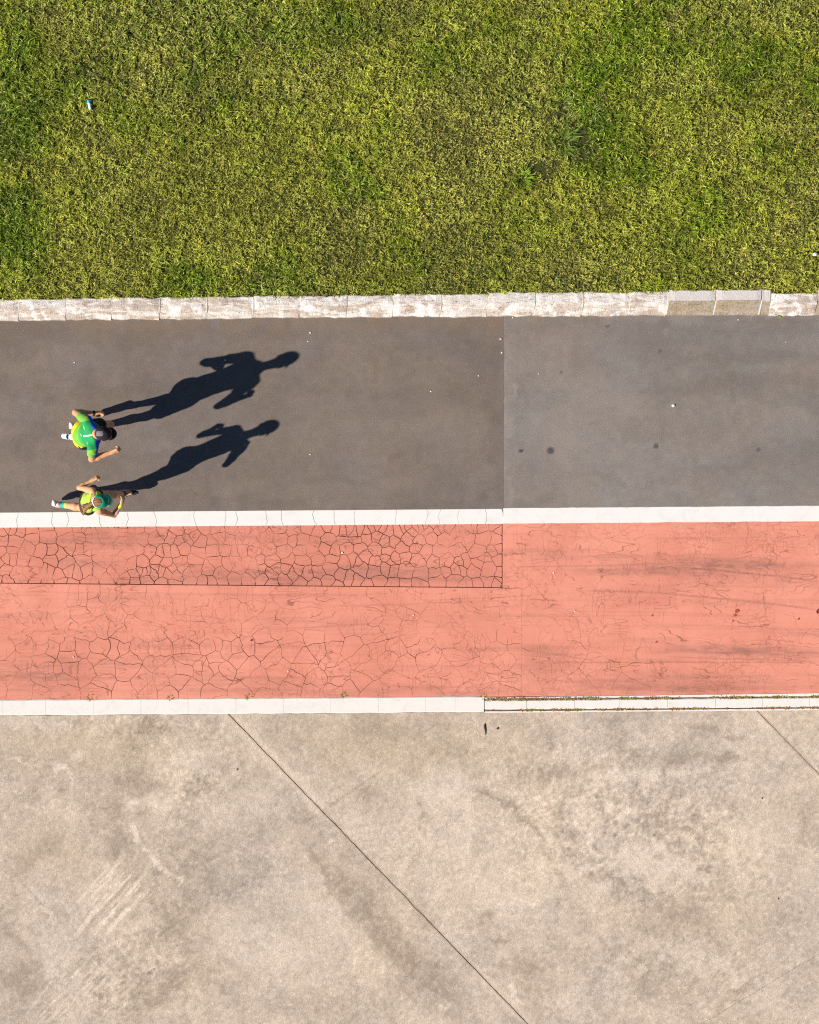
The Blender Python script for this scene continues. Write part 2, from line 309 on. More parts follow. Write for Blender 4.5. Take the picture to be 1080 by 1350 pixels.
    scr = fbm(a_*.035, b_, 32, 310, 3, .75); sz = np.maximum(gs(ax, ay, 150, 1185, 84, 58, .87, .6), .8*gs(ax, ay, 95, 1295, 100, 46, .8, .7))*(.35+.65*sstep(fbm(x, y, 7, 315, 4, .7), .36, .55))
    C = toward(C, .95*sz*sstep(scr, .53, .62), np.minimum(.82, c*1.55)); C = toward(C, .45*sz*sstep(scr, .44, .32), c*.62)
    for p, q_, kk in (((390, 1092), (505, 1015), .38), ((190, 1245), (290, 1182), .40), ((60, 1330), (150, 1275), .3), ((540, 977), (585, 948), .3), ((5, 1135), (62, 1200), .35), ((62, 1200), (150, 1290), .2)):     # worn traces of old saw cuts
        L = math.hypot(q_[0]-p[0], q_[1]-p[1]); d = ((px-p[0])*(q_[1]-p[1])-(py-p[1])*(q_[0]-p[0]))/L; t_ = ((px-p[0])*(q_[0]-p[0])+(py-p[1])*(q_[1]-p[1]))/L**2
        C = toward(C, kk*sstep(2.2-np.abs(d+1.5*(fbm(x, y, 4, 340, 2)-.5)), 0, 1.4)*sstep(t_, 0, .2)*sstep(1-t_, 0, .2)*br, c*np.array((.58, .54, .5)))
    # pale leached rim and grime along the long joints
    for (p, q_) in (((302, 942), (696, 1350)), ((1000, 939), (1079, 1020))):
        L = math.hypot(q_[0]-p[0], q_[1]-p[1]); d = ((px-p[0])*(q_[1]-p[1])-(py-p[1])*(q_[0]-p[0]))/L
        C = toward(C, (.60*sstep(9+12*(fbm(x, y, 4, 320, 3)-.4)-np.abs(d), 0, 7))*sstep(fbm(x, y, 1.6, 330, 3), .38, .6), np.minimum(.8, c*1.36))
        C = toward(C, .5*sstep(2.6-np.abs(d), 0, 2), c*np.array((.62, .55, .48)))
    return np.clip(C*tone, .03, .85)
def mat_concrete():
    t = NT('worn_concrete', .9); col = t.attr(); g = t.noise(60, 4, .75); g2 = t.noise(24, 4, .7, 1.2, off=2)
    col = t.mix(t.mr(g, .32, .70, 0, .50), col, t.mix(1.0, col, (.60, .57, .53), 'MULTIPLY'))
    col = t.mix(t.mr(g2, .46, .66, 0, .55), col, t.mix(1.0, col, (1.4, 1.4, 1.42), 'MULTIPLY'))
    t.bump(t.m('ADD', g, g2), .45, .012)
    return t.out(col)

def mat_soil():
    t = NT('lawn_soil', .95)
    n1 = t.noise(3, 5, .65); n2 = t.noise(40, 4, .7)
    col = t.mix(t.mr(n1, .35, .65), (.050, .066, .012), (.085, .085, .022))
    col = t.mix(t.mr(n2, .4, .7, 0, .6), col, (.045, .035, .018))
    t.bump(n2, .8, .03)
    return t.out(col)

M = dict(asph=mat_asphalt(),
         red=mat_red(), redpatch=mat_red('red_patch_paint', (.705, .255, .178)), white=mat_white('white_road_paint', (.80, .775, .745), wear=.42), kerbpaint=mat_kerb_paint(), kerbgrey=mat_kerb_grey(),
         lowkerb=mat_white('white_kerb_paint', (.79, .755, .71), wear=.5), conc=mat_concrete(), soil=mat_soil(),
         crack=plain('crack_dirt', (.17, .085, .058), .95, .3, 30), joint=plain('joint_dirt', (.30, .20, .12), .95, .3, 30),
         mortar=plain('joint_mortar', (.66, .60, .52), .9, .2, 50, .3))

# ------------------------------------------------------------------ the setting
XA, XB = -60.0, 60.0
def strip(name, py_a, py_b, z, mat, x0=XA, x1=XB, thick=0.0):
    """a sheet between two road lines given as photo rows at x = 0"""
    v = []
    for X in (x0, x1):
        px = X*100+540
        v += [(X, RY(px, py_a), z), (X, RY(px, py_b), z)]
    f = [(0, 1, 3, 2)]
    if thick:
        v += [(a, b, c-thick) for a, b, c in v[:4]]
        f += [(0, 4, 5, 1), (1, 5, 7, 3), (3, 7, 6, 2), (2, 6, 4, 0)]
    me = mesh(name, v, [tuple(reversed(q)) for q in f]); me.validate()
    bm = bmesh.new(); bm.from_mesh(me); bmesh.ops.recalc_face_normals(bm, faces=bm.faces)
    top = max(bm.faces, key=lambda q: q.calc_center_median().z)
    if top.normal.z < 0: bmesh.ops.reverse_faces(bm, faces=bm.faces)
    bm.to_mesh(me); bm.free()
    return obj(name, me, mat)

g = obj('ground', mesh('ground', [(-400, -400, -.10), (400, -400, -.10), (400, 400, -.10), (-400, 400, -.10)], [(0, 1, 2, 3)]), M['soil']); tag(g, kind='structure')

XS = (664-540)/100
for x0, x1, p_b, z, left in ((-7.0, XS-.0014, 681.0, 0.0, True), (XS+.0014, 7.0, 675.6, .0005, False)):
    me = grid_mesh('asphalt_path', x0, x1, lambda X: RY(X*100+540, p_b), lambda X: RY(X*100+540, 418), z, .022, .05)
    paint(me, colour_asphalt(coords(me), left)); tag(obj('asphalt_path', me, M['asph']), kind='structure')
for x0, x1, p_b, c in ((XA, -7.0, 681.0, AL), (7.0, XB, 675.6, AR)):
    o = strip('asphalt_path', 418, p_b, 0.0, M['asph'], x0, x1, .05); paint(o.data, np.tile(c, (len(o.data.vertices), 1))); tag(o, kind='structure')
# sliver of dirt under the open joint between the two pours
tag(strip('subgrade', 417, 946, -.052, M['crack']), kind='structure')

# ---- crazed paving: every piece of a broken surface is cut out by Voronoi cells
def clip(poly, a, b, c):                   # keep a*x+b*y <= c
    out = []
    for i in range(len(poly)):
        p, q = poly[i], poly[(i+1) % len(poly)]
        dp, dq = a*p[0]+b*p[1]-c, a*q[0]+b*q[1]-c
        if dp <= 0: out.append(p)
        if (dp < 0 < dq) or (dq < 0 < dp):
            s = dp/(dp-dq); out.append((p[0]+(q[0]-p[0])*s, p[1]+(q[1]-p[1])*s))
    return out
def block_sites(x0, x1, y0, y1, cw, ch, jit, sd):
    """roughly rectangular blocks in rows of uneven length, as in old alligator cracking"""
    r = random.Random(sd); s = []; ny = max(1, round((y1-y0)/ch))
    for j in range(ny):
        x = x0+r.uniform(0, cw)
        while x < x1:
            f = 1+1.1*mnoise.noise(Vector((x*1.3, j*.7, sd)))
            s.append((x, y0+(j+.5+r.uniform(-jit, jit))*(y1-y0)/ny)); x += cw*max(.35, f+r.uniform(-.5, .5))
    return s
def sites_in(x0, x1, y0, y1, cw, ch, jit, sd):
    """uneven scatter: the spacing itself drifts from place to place"""
    r = random.Random(sd); s = []; want = int((x1-x0)*(y1-y0)/(cw*ch)); tries = 0; asp = cw/ch
    while len(s) < want and tries < want*60:
        tries += 1; x, y = r.uniform(x0, x1), r.uniform(y0, y1); d0 = math.sqrt(cw*ch)*(.62+.55*mnoise.noise(Vector((x*1.7, y*2.5, sd)))+r.uniform(-.15, .2))*(1-tries/(want*90))
        if all(((x-a)/asp**.5)**2+((y-b)*asp**.5)**2 > d0*d0 for a, b in s): s.append((x, y))
    return s
def cells(region, sites):
    A = np.array(sites); out = []
    for i, s in enumerate(sites):
        d = np.hypot(A[:, 0]-s[0], A[:, 1]-s[1]); order = np.argsort(d)[1:28]
        poly = list(region)
        for j in order:
            q = sites[j]; a, b = q[0]-s[0], q[1]-s[1]
            poly = clip(poly, a, b, a*(q[0]+s[0])/2+b*(q[1]+s[1])/2)
            if len(poly) < 3: break
        if len(poly) >= 3: out.append(poly)
    return out
def on_border(p, region, tol=.004):
    for i in range(len(region)):
        a, b = region[i], region[(i+1) % len(region)]
        L = math.hypot(b[0]-a[0], b[1]-a[1]); d = abs((b[0]-a[0])*(p[1]-a[1])-(b[1]-a[1])*(p[0]-a[0]))/L
        if d < tol: return True
    return False
def border_dist(p, region):
    m = 9.0
    for i in range(len(region)):
        a, b = region[i], region[(i+1) % len(region)]; L = math.hypot(b[0]-a[0], b[1]-a[1])
        m = min(m, abs((b[0]-a[0])*(p[1]-a[1])-(b[1]-a[1])*(p[0]-a[0]))/L)
    return m
def plate(poly, region, wfun, amp, seg, z, th, bwidth):
    pts = []
    for i in range(len(poly)):
        p, q = poly[i], poly[(i+1) % len(poly)]
        L = math.hypot(q[0]-p[0], q[1]-p[1]); n = max(1, int(L/seg))
        # subdivide from a canonical end so that both neighbours get the same points
        flip = p > q; a, b = (q, p) if flip else (p, q)
        row = [(a[0]+(b[0]-a[0])*k/n, a[1]+(b[1]-a[1])*k/n) for k in range(n+1)]
        if flip: row.reverse()
        pts += row[:-1]
    clean = []
    for p in pts:
        if not clean or math.hypot(p[0]-clean[-1][0], p[1]-clean[-1][1]) > .004: clean.append(p)
    pts = clean
    if len(pts) < 3: return None
    moved = []; bd = []
    for p in pts:
        e = on_border(p, region); bd.append(e)
        if e: moved.append(p); continue
        v = mnoise.noise_vector(Vector((p[0]*7, p[1]*7, 3.1))); v2 = mnoise.noise_vector(Vector((p[0]*24, p[1]*24, 7.7)))
        am = amp*min(1.0, border_dist(p, region)/.07); moved.append((p[0]+am*(v.x+.6*v2.x), p[1]+am*(v.y+.6*v2.y)))
    n = len(moved); inn = []
    for i in range(n):
        a, p, b = moved[i-1], moved[i], moved[(i+1) % n]
        def nrm(u, v):
            dx, dy = v[0]-u[0], v[1]-u[1]; l = math.hypot(dx, dy) or 1
            return -dy/l, dx/l
        n1, n2 = nrm(a, p), nrm(p, b); sx, sy = n1[0]+n2[0], n1[1]+n2[1]; l = math.hypot(sx, sy) or 1
        wv = (bwidth if bd[i] else wfun(*p))*.5
        k = min(1.6, 2/l) if l > .3 else 1.6
        inn.append((p[0]+sx/l*wv*k, p[1]+sy/l*wv*k))
    cx = sum(p[0] for p in inn)/n; cy = sum(p[1] for p in inn)/n
    dz = random.uniform(-.0012, .0012)
    v = [(x-cx, y-cy, dz) for x, y in inn]+[(x-cx, y-cy, -th) for x, y in inn]
    f = [tuple(range(n))]+[(i, i+n, (i+1) % n+n, (i+1) % n) for i in range(n)]
    return v, f, (cx, cy, z), abs(sum(inn[i][0]*inn[(i+1) % n][1]-inn[(i+1) % n][0]*inn[i][1] for i in range(n)))/2
def build_plates(parent, polys, region, wfun, amp, seg, z, th, bw, mat, name, limit=300):
    res = [r for r in (plate(p, region, wfun, amp, seg, z, th, bw) for p in polys) if r and r[3] > .0006]
    res.sort(key=lambda r: -r[3])
    for v, f, c, a in res[:limit]:
        obj(name, mesh(name, v, f), mat, parent, c)
    if len(res) > limit:
        V, F = [], []
        for v, f, c, a in res[limit:]:
            o = len(V); V += [(x+c[0], y+c[1], zz+c[2]) for x, y, zz in v]; F += [tuple(i+o for i in q) for q in f]
        tag(obj('paving_scraps', mesh('paving_scraps', V, F), mat, parent), kind='stuff')

def nz(x, y, s, o=0.0): return mnoise.noise(Vector((x*s, y*s, o)))
def w_patch(x, y):
    n = nz(x, y, 1.6, 2.2)+.6*nz(x, y, 5, 9.1); px = x*100+540
    n += .7*nz(x, y, 11, 4.4)
    return min(.0098, max(.0, .0050+.0080*n+(.0022 if px > 420 else 0.0)))
def w_main(x, y):
    px, py = x*100+540, 675-y*100
    n = nz(x, y, 1.1, 5.5)+.8*nz(x, y, 3.4, 1.1)+.7*nz(x, y, 9, 3.0)
    b = .0004+.0046*n
    if py > 840 and px < 700: b += .0042
    if py > 868 and px >= 700: b += .0022
    if px > 700 and py < 848: b -= .0012
    return max(0.0, b)

lane = strip('bike_lane', 690, 925.5, -.0125, M['crack'], -7.5, 7.5); tag(lane, kind='structure')
XL, XR = -6.3, 6.3; PATCH_END = 662.5
def line_y(px): return (675-(769+(775-769)*px/660))/100
pxL, pxR = XL*100+540, XR*100+540
XP = (PATCH_END-540)/100; XM = (688-540)/100
patch = strip('bike_lane_patch', 676.2, 781, -.011, M['crack'], XL, XP); tag(patch, kind='structure')
reg = [(XL, line_y(pxL)), (XP-.03, line_y(PATCH_END)), (XP, line_y(PATCH_END)+.04), (XP, RY(PATCH_END, 693.9)), (XL, RY(pxL, 693.9))]
build_plates(patch, cells(reg, block_sites(XL, XP, line_y(PATCH_END), RY(PATCH_END, 693.9), .155, .138, .36, 3)), reg, w_patch, .030, .032, 0.0, .010, .017, M['redpatch'], 'paving_piece', 300)
m1 = [(XL, RY(pxL, 923.4)), (XM, RY(688, 923.4)), (XM, line_y(688)-.002), (XL, line_y(pxL)-.002)]
st = block_sites(XL, XM, RY(688, 923.4), line_y(688), .33, .15, .20, 5)
build_plates(lane, cells(m1, st), m1, w_main, .045, .05, 0.0, .0118, .003, M['red'], 'paving_piece', 205)
m3 = [(XP+.006, line_y(PATCH_END)-.001), (XM, line_y(688)), (XM, RY(688, 693.9)), (XP+.006, RY(PATCH_END, 693.9))]
build_plates(lane, [m3], m3, w_main, .0, .2, 0.0, .0118, .0005, M['red'], 'paving_piece', 5)
m2 = [(XM, RY(688, 923.4)), (XR, RY(pxR, 923.4)), (XR, RY(pxR, 693.9)), (XM, RY(688, 693.9))]
st = block_sites(XM, XR, RY(688, 923.4), RY(688, 693.9), .46, .20, .2, 8)
build_plates(lane, cells(m2, st), m2, w_main, .045, .05, 0.0, .0118, .0022, M['red'], 'paving_piece', 94)
for a, b in ((XA, XL-.004), (XR+.004, XB)):                             # the lane runs on beyond the picture
    tag(strip('bike_lane', 695.6, 922.6, 0.0, M['red'], a, b, .01), kind='structure')

# ---- white line: broken into short pieces over the old patch, whole beyond it
ws = strip('lane_line', 676, 695.5, -.0105, M['crack'], XL, XB); tag(ws, kind='structure')
cr = [XL*100+540, -52, -10, 23, 68, 88, 133, 168, 205, 257, 298, 311, 352, 372, 415, 441, 468, 522, 561, 580, 603, 640, PATCH_END]
for i in range(len(cr)-1):
    a, b = cr[i], cr[i+1]; pts = []
    def edge(px, up):
        out = []
        for k in range(5):
            s = k/4; s = s if up else 1-s
            py = 695.6+(675.9-695.6)*s; y = RY(px, py); x = (px-540)/100
            out.append((x+.045*nz(x, y, 7, 4.0)+.022*nz(x, y, 26, 2.0), y))
        return out
    gp = .003+.007*abs(nz(a, 0, .31, 1.0)); le = [(x+gp*.6, y) for x, y in edge(a, False)]; re_ = [(x-gp*.6, y) for x, y in edge(b, True)]
    top_y = lambda x: RY(x*100+540, 676.3)
    pts = le+re_                                                        # left edge downwards, right edge upwards
    cx = sum(p[0] for p in pts)/len(pts); cy = sum(p[1] for p in pts)/len(pts); n = len(pts)
    v = [(x-cx, y-cy, .0016) for x, y in pts]+[(x-cx, y-cy, -.009) for x, y in pts]
    f = [tuple(range(n))]+[(k, k+n, (k+1) % n+n, (k+1) % n) for k in range(n)]
    obj('line_piece', mesh('line_piece', v, f), M['white'], ws, (cx, cy, 0))
def wavy_strip(name, pa, pb, z, th, mat, x0, x1, parent, ja=.3, jb=.3, step=.07, sd=0.0):
    n = int((x1-x0)/step); v = []; f = []
    for i in range(n+1):
        X = x0+(x1-x0)*i/n; px = X*100+540
        ya = RY(px, pa+ja*nz(X, sd, 3)+ja*.8*nz(X, sd, 11)); yb = RY(px, pb+jb*nz(X, sd+5, 3)+jb*.8*nz(X, sd+5, 11))
        v += [(X, ya, z), (X, yb, z), (X, ya, z-th), (X, yb, z-th)]
        if i:
            a, b = 4*(i-1), 4*i
            f += [(a, a+1, b+1, b), (a+2, a, b, b+2), (a+1, a+3, b+3, b+1)]
    f += [(0, 2, 3, 1), (4*n, 4*n+1, 4*n+3, 4*n+2)]
    return obj(name, mesh(name, v, f), mat, parent)
wavy_strip('line_piece', 674.9, 695.2, .0032, .012, M['white'], XP+.012, 7.0, ws, .5, .6)
tag(strip('lane_line', 676, 695.2, .003, M['white'], 7.0, XB, .01), kind='structure')
tag(strip('lane_line', 676, 695.2, .003, M['white'], XA, XL, .01), kind='structure')

# ---- low flush kerb between the lane and the concrete
lk = strip('low_kerb', 921.5, 945.5, -.008, M['joint'], -8.0, 8.0); tag(lk, kind='structure')
def kerb_bar(x0, x1, pa, pb, z, mat, parent, name='kerb_block'):
    """one painted block with a worn arris: four rows of points, the outer two a little lower"""
    n = 7; v = []; f = []
    for i in range(n+1):
        X = x0+(x1-x0)*i/n; px = X*100+540
        e = [.6*nz(X, k*3.1, 6)+.55*nz(X, k, 22) for k in (1, 2, 3, 4)]
        rows = [(pa+e[0], z-.006), (pa+1.1+e[0]*.6, z), (pb-1.1+e[3]*.6, z), (pb+e[3], z-.006)]
        v += [(X, RY(px, r), zz) for r, zz in rows]+[(X, RY(px, rows[0][0]), z-.06), (X, RY(px, rows[3][0]), z-.06)]
        if i:
            a, b = 6*(i-1), 6*i
            f += [(a+4, a, b, b+4)]+[(a+k, a+k+1, b+k+1, b+k) for k in range(3)]+[(a+3, a+5, b+5, b+3)]
    f += [(0, 4, 5, 3, 2, 1), (6*n, 6*n+1, 6*n+2, 6*n+3, 6*n+5, 6*n+4)]
    return obj(name, mesh(name, v, f), mat, parent)
x = -636.0
joints_l = [-248, -186, -123, -60, 3, 60, 123, 186, 248, 311, 374, 436, 499, 561, 600, 638]
for a, b in zip(joints_l[:-1], joints_l[1:]):
    kerb_bar((a-540)/100+.0009, (b-540)/100-.0009, 922.9, 943.3, .008, M['lowkerb'], lk)
joints_r = [639, 694, 757, 817, 880, 943, 1005, 1067, 1130, 1192, 1255, 1318]
for a, b in zip(joints_r[:-1], joints_r[1:]):
    kerb_bar((a-540)/100+.003, (b-540)/100-.003, 928.2-.0016*(a-638), 940.2-.0004*(a-638), .012, M['lowkerb'], lk)
# whitewash that ran over the haunching on both sides of the right-hand blocks
def wash(pa0, pa1, pb0, pb1, z, x0, x1, sd):
    n = 60; v = []; f = []
    for i in range(n+1):
        s = i/n; X = x0+(x1-x0)*s; px = X*100+540
        v += [(X, RY(px, pa0+(pa1-pa0)*s+.6*nz(X, sd, 7)), z), (X, RY(px, pb0+(pb1-pb0)*s+.7*nz(X, sd+3, 9)), z), (X, RY(px, pa0+(pa1-pa0)*s), z-.02), (X, RY(px, pb0+(pb1-pb0)*s), z-.02)]
        if i: a, b = 4*(i-1), 4*i; f += [(a, a+1, b+1, b), (a+2, a, b, b+2), (a+1, a+3, b+3, b+1)]
    return obj('kerb_haunch', mesh('kerb_haunch', v, f), M['lowkerb'], lk)
wash(924.5, 920.6, 925.9, 925.4, .0055, .99, 7.7, 1.0)
wash(942.6, 941.6, 944.4, 943.8, .006, .99, 7.7, 6.0)

# ---- concrete yard, cast in slabs with diagonal joints
yard = obj('concrete_yard', mesh('concrete_yard', [(-60, -60, -.045), (60, -60, -.045), (60, RY(6540, 944), -.045), (-60, RY(-5460, 944), -.045)], [(0, 1, 2, 3)]), M['joint']); tag(yard, kind='structure')
def halfplane(p, q):                       # keep the side to the left of p->q (photo pixels)
    a, b = W(*p), W(*q); nx, ny = (b.y-a.y), -(b.x-a.x); l = math.hypot(nx, ny); nx /= l; ny /= l
    return nx, ny, nx*a.x+ny*a.y
JA = ((302, 942), (696, 1350)); JB = ((1000, 939), (1079, 1020)); JC = ((-300, 940), (100, 1354))
JD = ((390, 1092), (60, 1337)); JE = ((580, 950), (425, 1066)); JF = ((955, 1332), (1080, 1257)); JG = ((-40, 1085), (80, 1215))
def cut(poly, line, keep_left, gap):
    a, b, c = halfplane(*line)
    return clip(poly, a, b, c-gap/2) if keep_left else clip(poly, -a, -b, -c-gap/2)
YT = lambda X: RY(X*100+540, 943.6)
def slab(cuts, dz=0.0, tone=1.0):
    """one cast bay: a dense sheet trimmed along its joints; cuts = (line, side point, gap)"""
    me = grid_mesh('concrete_slab', -7.0, 7.0, lambda X: -8.0, YT, .004+dz, .022, .04)
    bm = bmesh.new(); bm.from_mesh(me)
    for line, pt, gap in cuts:
        a, b, c = halfplane(*line); w = W(*pt); sg = 1 if a*w.x+b*w.y <= c else -1
        co = W(*line[0])-Vector((a, b, 0))*sg*gap/2
        r_ = bmesh.ops.bisect_plane(bm, geom=bm.verts[:]+bm.edges[:]+bm.faces[:], plane_co=co, plane_no=Vector((a, b, 0))*sg, clear_outer=True)
        ed = [e for e in r_['geom_cut'] if isinstance(e, bmesh.types.BMEdge)]
        ex = bmesh.ops.extrude_edge_only(bm, edges=ed)['geom']
        for v_ in ex:
            if isinstance(v_, bmesh.types.BMVert): v_.co.z -= .04
    bm.normal_update()
    for v_ in bm.verts:
        x, y = v_.co.x, v_.co.y
        if y < -2.75: v_.co.x += .007*nz(x, y, 5, 1)+.005*nz(x, y, 19, 2); v_.co.y += .007*nz(x, y, 5, 3)+.005*nz(x, y, 19, 4)
    bm.to_mesh(me); bm.free(); me.shade_flat(); paint(me, colour_concrete(coords(me), tone))
    obj('concrete_slab', me, M['conc'], yard)
LFT, MID, RGT = (100, 1200), (800, 1150), (1078, 950)
slab([(JA, LFT, .009)], 0, .97)
slab([(JA, MID, .009), (JB, MID, .007), (JF, MID, .004)], 0, 1.0); slab([(JA, MID, .009), (JB, MID, .007), (JF, (1078, 1345), .004)], -.001, .99)
slab([(JB, RGT, .007)])
for x0, x1, y0, yt in ((-60, -7.006, -60, None), (7.006, 60, -60, None), (-7.0, 7.0, -60, -8.006)):     # the yard goes on beyond the picture
    me = grid_mesh('concrete_slab', x0, x1, lambda X: y0, (lambda X: yt) if yt else YT, .004, 1.5, .04); paint(me, np.tile(CC, (len(me.vertices), 1))); obj('concrete_slab', me, M['conc'], yard)

# ---- raised kerb along the lawn: whitewashed blocks, two bare ones
kb = strip('lawn_kerb', 394, 423, -.004, M['joint'], -8.0, 8.0); tag(kb, kind='structure')
def kerb_stone(p0, p1, ytop, ymid, ybot, H, mat, name='kerb_stone', rough=1.0, sd=0.0):
    n = 9; v = []; f = []; x0, x1 = (p0-540)/100, (p1-540)/100
    prof_n = 7
    for i in range(n+1):
        s = i/n; X = x0+(x1-x0)*s; px = X*100+540
        endd = .006 if i in (0, n) else 0.0
        def j(k, sc=1.0): return rough*sc*(.9*nz(X, sd+k*2.3, 4)+.8*nz(X, sd+k, 13)+.5*nz(X, sd+k, 31))
        rows = [(ytop+j(1), -.06), (ytop+j(1), H-.008), (ytop+1.1+j(1), H-.001+.004*j(2)-endd), (ymid-1.0+j(3, .6), H+.003*j(4)-endd), (ymid+1.2+j(3, .6), H-.011-endd),
                (ybot-1.0+j(5, .9), .022+.004*j(6)), (ybot+j(5, .9), -.02)]
        v += [(X, (675-r)/100, zz) for r, zz in rows]
        if i:
            a, b = prof_n*(i-1), prof_n*i
            f += [(a+k, a+k+1, b+k+1, b+k) for k in range(prof_n-1)]
    f += [tuple(range(prof_n-1, -1, -1)), tuple(prof_n*n+k for k in range(prof_n))]
    return obj(name, mesh(name, v, f), mat, kb)
jx = [-222, -160, -98, -36, 25, 87, 147, 210, 272, 333, 394, 456, 517, 579, 641, 703, 765, 827, 877, 939, 999, 1012, 1072, 1134, 1196, 1258, 1320]
def ktop(px): return 396.2-.0125*px
def kbot(px): return 423.6-.0125*px+.0000055*px*px
for i, (a, b) in enumerate(zip(jx[:-1], jx[1:])):
    m = (a+b)/2; grey = 877 <= a < 999 or a >= 1072; small = a == 999
    g_ = 1.0 if grey else .45
    yt, yb = ktop(m), kbot(m)
    if grey or small: yt -= 1.0; yb -= .2
    if a == 1012: yt += 5.0; yb += .4
    ym = yt+(yb-yt)*(.47 if not grey else .45)
    kerb_stone(a+g_, b-g_, yt+random.uniform(-.5, .5), ym+random.uniform(-.5, .5), yb, .105+random.uniform(-.006, .006)+(.01 if grey else 0), M['kerbgrey'] if grey or small else M['kerbpaint'], sd=i*7.7, rough=.6 if grey else 1.7)
    # mortar bead in the joint
    x0 = (b-540)/100
    yt2, yb2 = ktop(b)-(2 if b in (939, 999) else 0), kbot(b)
    ymj = yt2+(yb2-yt2)*.46; hw = .011 if b in (877, 939, 999) else .006
    v = []; up = .004 if b in (877, 939, 999) else random.choice((-.004, .001, .002, -.003))
    for r, z in ((yt2+1, -.05), (yt2+1, .098+up), (ymj, .098+up), (yb2-1.4, .020+up), (yb2-1.2, -.02)):
        for sx in (-1, 1): v.append((x0+sx*hw+.004*nz(r, b, .4), (675-r)/100, z))
    obj('kerb_mortar', mesh('kerb_mortar', v, [(2*k, 2*k+1, 2*k+3, 2*k+2) for k in range(4)]+[(0, 2, 4, 6, 8), (9, 7, 5, 3, 1)]), M['mortar'], kb)

# ------------------------------------------------------------------ lawn
LZ = .086
soil = strip('lawn_soil', -5300, 394.4, LZ, M['soil'], XA, XB, .15); tag(soil, kind='structure')

tfar = NT('far_turf', .9); f1 = tfar.noise(1.2, 5, .6); f2 = tfar.noise(30, 4, .75)
fc = tfar.mix(tfar.mr(f1, .35, .65), (.17, .185, .030), (.25, .225, .050)); fc = tfar.mix(tfar.mr(f2, .35, .65, 0, .8), fc, (.07, .085, .016)); tfar.bump(f2, 1.0, .06); M['farturf'] = tfar.out(fc)
for a_, b_, c_, d_ in ((-5300, 394.4, XA, -7.0), (-5300, 394.4, 7.0, XB), (-5300, -115, -7.0, 7.0)):      # turf beyond the picture
    tag(strip('far_lawn', a_, b_, LZ+.03, M['farturf'], c_, d_), kind='structure')
def gspot(x, y, px, py, rx, ry, rot=0.0):
    dx = x-(px-540)/100; dy = y-(675-py)/100; c, s = math.cos(rot), math.sin(rot)
    return np.exp(-(((dx*c+dy*s)*100/rx)**2+((-dx*s+dy*c)*100/ry)**2))
